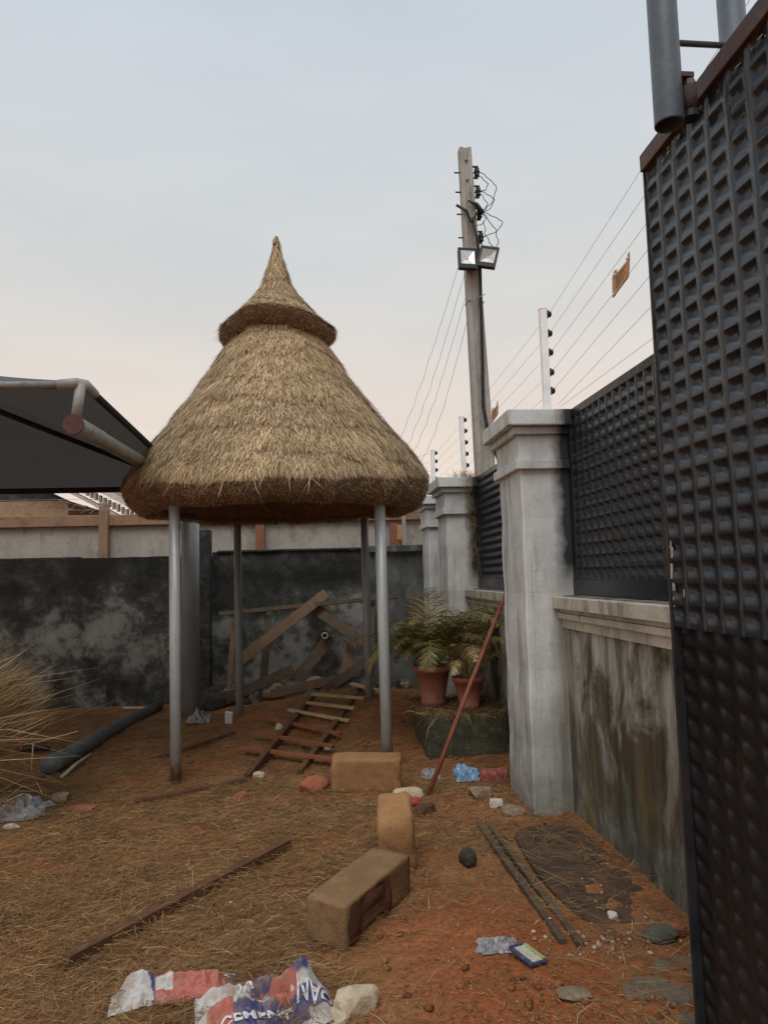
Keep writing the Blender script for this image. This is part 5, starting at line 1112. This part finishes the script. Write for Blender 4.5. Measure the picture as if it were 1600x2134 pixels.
# ================================================================== CEMENT SACKS
WHT, NAV, RED = (0.50, 0.48, 0.455), (0.050, 0.056, 0.16), (0.42, 0.115, 0.085)
def sack(org, ang, wd, hd, hfn, paint, label, texts):
    o = thing('cement_sack', label, 'sack', (org[0], org[1], 0), 'empty cement sacks')
    ca, sa = cos(ang), sin(ang); nx_, ny_ = 88, 46
    def pos(u, v, e=0.0):
        u2 = u + 0.012*(float(fbm(v*9, u*3, 81))-0.45); v2 = v + 0.02*(float(fbm(u*7, v*2, 82))-0.45)
        x_, y_ = org[0]+ca*u2-sa*v2, org[1]+sa*u2+ca*v2
        cr_ = abs(float(vnoise(u*26+v*9, v*21-u*7, 83))-0.5)+0.6*abs(float(vnoise(u*55, v*48+u*20, 84))-0.5)
        return Vector((x_, y_, G(x_, y_)+0.014+hfn(u/wd, v/hd)-0.018*(0.35-cr_)*min(1, 9*u/wd, 9*(1-u/wd))+e))
    vs = []; cols = []; fs = []
    for j in range(ny_+1):
        for i in range(nx_+1):
            u, v = wd*i/nx_, hd*j/ny_; vs.append(pos(u, v)); cols.append(paint(u/wd, v/hd))
    for j in range(ny_):
        for i in range(nx_): a = j*(nx_+1)+i; fs.append((a, a+1, a+nx_+2, a+nx_+1))
    b = B(); b.add(vs, fs); f = b.obj('film', 'sack', o, False)
    ca_ = f.data.color_attributes.new('print', 'FLOAT_COLOR', 'POINT')
    ca_.data.foreach_set('color', np.array([(*c, 1) for c in cols], dtype=np.float32).ravel())
    for (txt, u, v, size, rot, mat) in texts:
        cu = bpy.data.curves.new('lettering', 'FONT'); cu.body = txt; cu.size = size; cu.align_x = 'CENTER'; cu.align_y = 'CENTER'; cu.offset = size*0.018; cu.resolution_u = 3
        tmp = bpy.data.objects.new('lettering_source', cu); link(tmp)
        dg = bpy.context.evaluated_depsgraph_get(); me = bpy.data.meshes.new_from_object(tmp.evaluated_get(dg))
        bm = bmesh.new(); bm.from_mesh(me); bmesh.ops.triangulate(bm, faces=bm.faces[:]); bmesh.ops.subdivide_edges(bm, edges=[e for e in bm.edges if e.calc_length() > 0.012], cuts=2)
        for vtx in bm.verts:
            x_, y_ = vtx.co.x, vtx.co.y; uu = u*wd+cos(rot)*x_-sin(rot)*y_; vv = v*hd+sin(rot)*x_+cos(rot)*y_
            vtx.co = pos(uu, vv, 0.005)-OFF[o]
        bm.to_mesh(me); bm.free(); me.materials.clear(); me.materials.append(M[mat])
        lo = bpy.data.objects.new('lettering', me); link(lo); lo.parent = f; OFF[lo] = OFF[o]
        bpy.data.objects.remove(tmp); bpy.data.curves.remove(cu)
def hB(u, v):
    e = min(1, 6*u, 6*(1-u), 5*v+0.2, 5*(1-v)); e = max(e, 0)
    fold = 0.050*math.exp(-((v-0.42-0.15*u)/0.09)**2) + 0.06*math.exp(-((v-0.86+0.12*u)/0.08)**2) + 0.09*math.exp(-((u-0.80)/0.11)**2-((v-0.82)/0.18)**2) + 0.07*math.exp(-((u-0.97)/0.06)**2)
    return e*(0.010+fold+0.06*(float(fbm(u*6, v*5, 91))-0.42))
def pB(u, v):
    w_ = float(fbm(u*4, v*4, 95))*0.10
    if u > 0.80+w_*0.6: return NAV if (0.35 < v < 0.62 or v > 0.86) else WHT
    if (u-0.64)**2/0.016+(v-0.62)**2/0.03 < 1: return RED
    if v < 0.07+w_*0.4: return WHT
    if 0.28 < u and v < 0.42+0.2*(u-0.3)+w_*0.3: return NAV if v > 0.10 else WHT
    if 0.28 < u and v < 0.50+0.2*(u-0.3): return WHT
    if 0.08 < u < 0.50 and v < 0.68+w_: return RED
    return NAV if 0.70 < v < 0.92+w_ and u > 0.40 else WHT
sack((-0.44, 2.49), 0.13, 0.47, 0.27, hB, pB, 'crumpled red white and navy cement sack at the bottom of the picture', [('CEMENT', 0.44, 0.27, 0.064, 0.14, 'ink_white'), ('NO:28', 0.645, 0.63, 0.040, pi+0.15, 'ink_pink'), ('DAN', 0.87, 0.48, 0.058, pi-0.15, 'ink_white'), ('3X', 0.36, 0.80, 0.05, 0.1, 'ink_white')])
def hA(u, v):
    e = max(0, min(1, 7*u, 7*(1-u), 5*v, 5*(1-v))); return e*(0.012+0.04*math.exp(-((v-0.6+0.2*u)/0.16)**2)+0.03*math.exp(-((u-0.2)/0.1)**2)+0.06*(float(fbm(u*5+3, v*4, 97))-0.42))
def pA(u, v):
    w_ = float(fbm(u*4+3, v*4, 99))*0.12
    if u < 0.26+w_: return WHT if v < 0.7 else NAV
    if u < 0.36: return NAV
    if v < 0.22+w_ and u < 0.75: return RED
    if v < 0.52: return WHT if u < 0.5 else RED
    return NAV if u > 0.5 and v < 0.88 else (RED if u < 0.5 else WHT)
sack((-0.765, 2.705), 0.17, 0.44, 0.15, hA, pA, 'second cement sack, folded and half buried in straw at its left', [('CEMENT', 0.78, 0.70, 0.040, pi+0.02, 'ink_white')])
# straw blown over the sacks
n = 800; x = -0.8+0.75*RNG.random(n); y = 2.50+0.42*RNG.random(n); k = (vnoise(x*9, y*9, 7) > 0.55); x, y = x[k], y[k]; n = len(x); ang = RNG.random(n)*2*pi
V, F = strands(np.stack([x, y, gh(x, y)+0.05+0.02*RNG.random(n)], 1), np.stack([np.cos(ang), np.sin(ang), RNG.normal(0, 0.15, n)], 1), 0.05+0.15*RNG.random(n), np.full(n, 0.0024), 0.1)
npmesh('blown_straw', V, F, 'litter', None, 'stuff', 'straw blown over the cement sacks', 'straw')
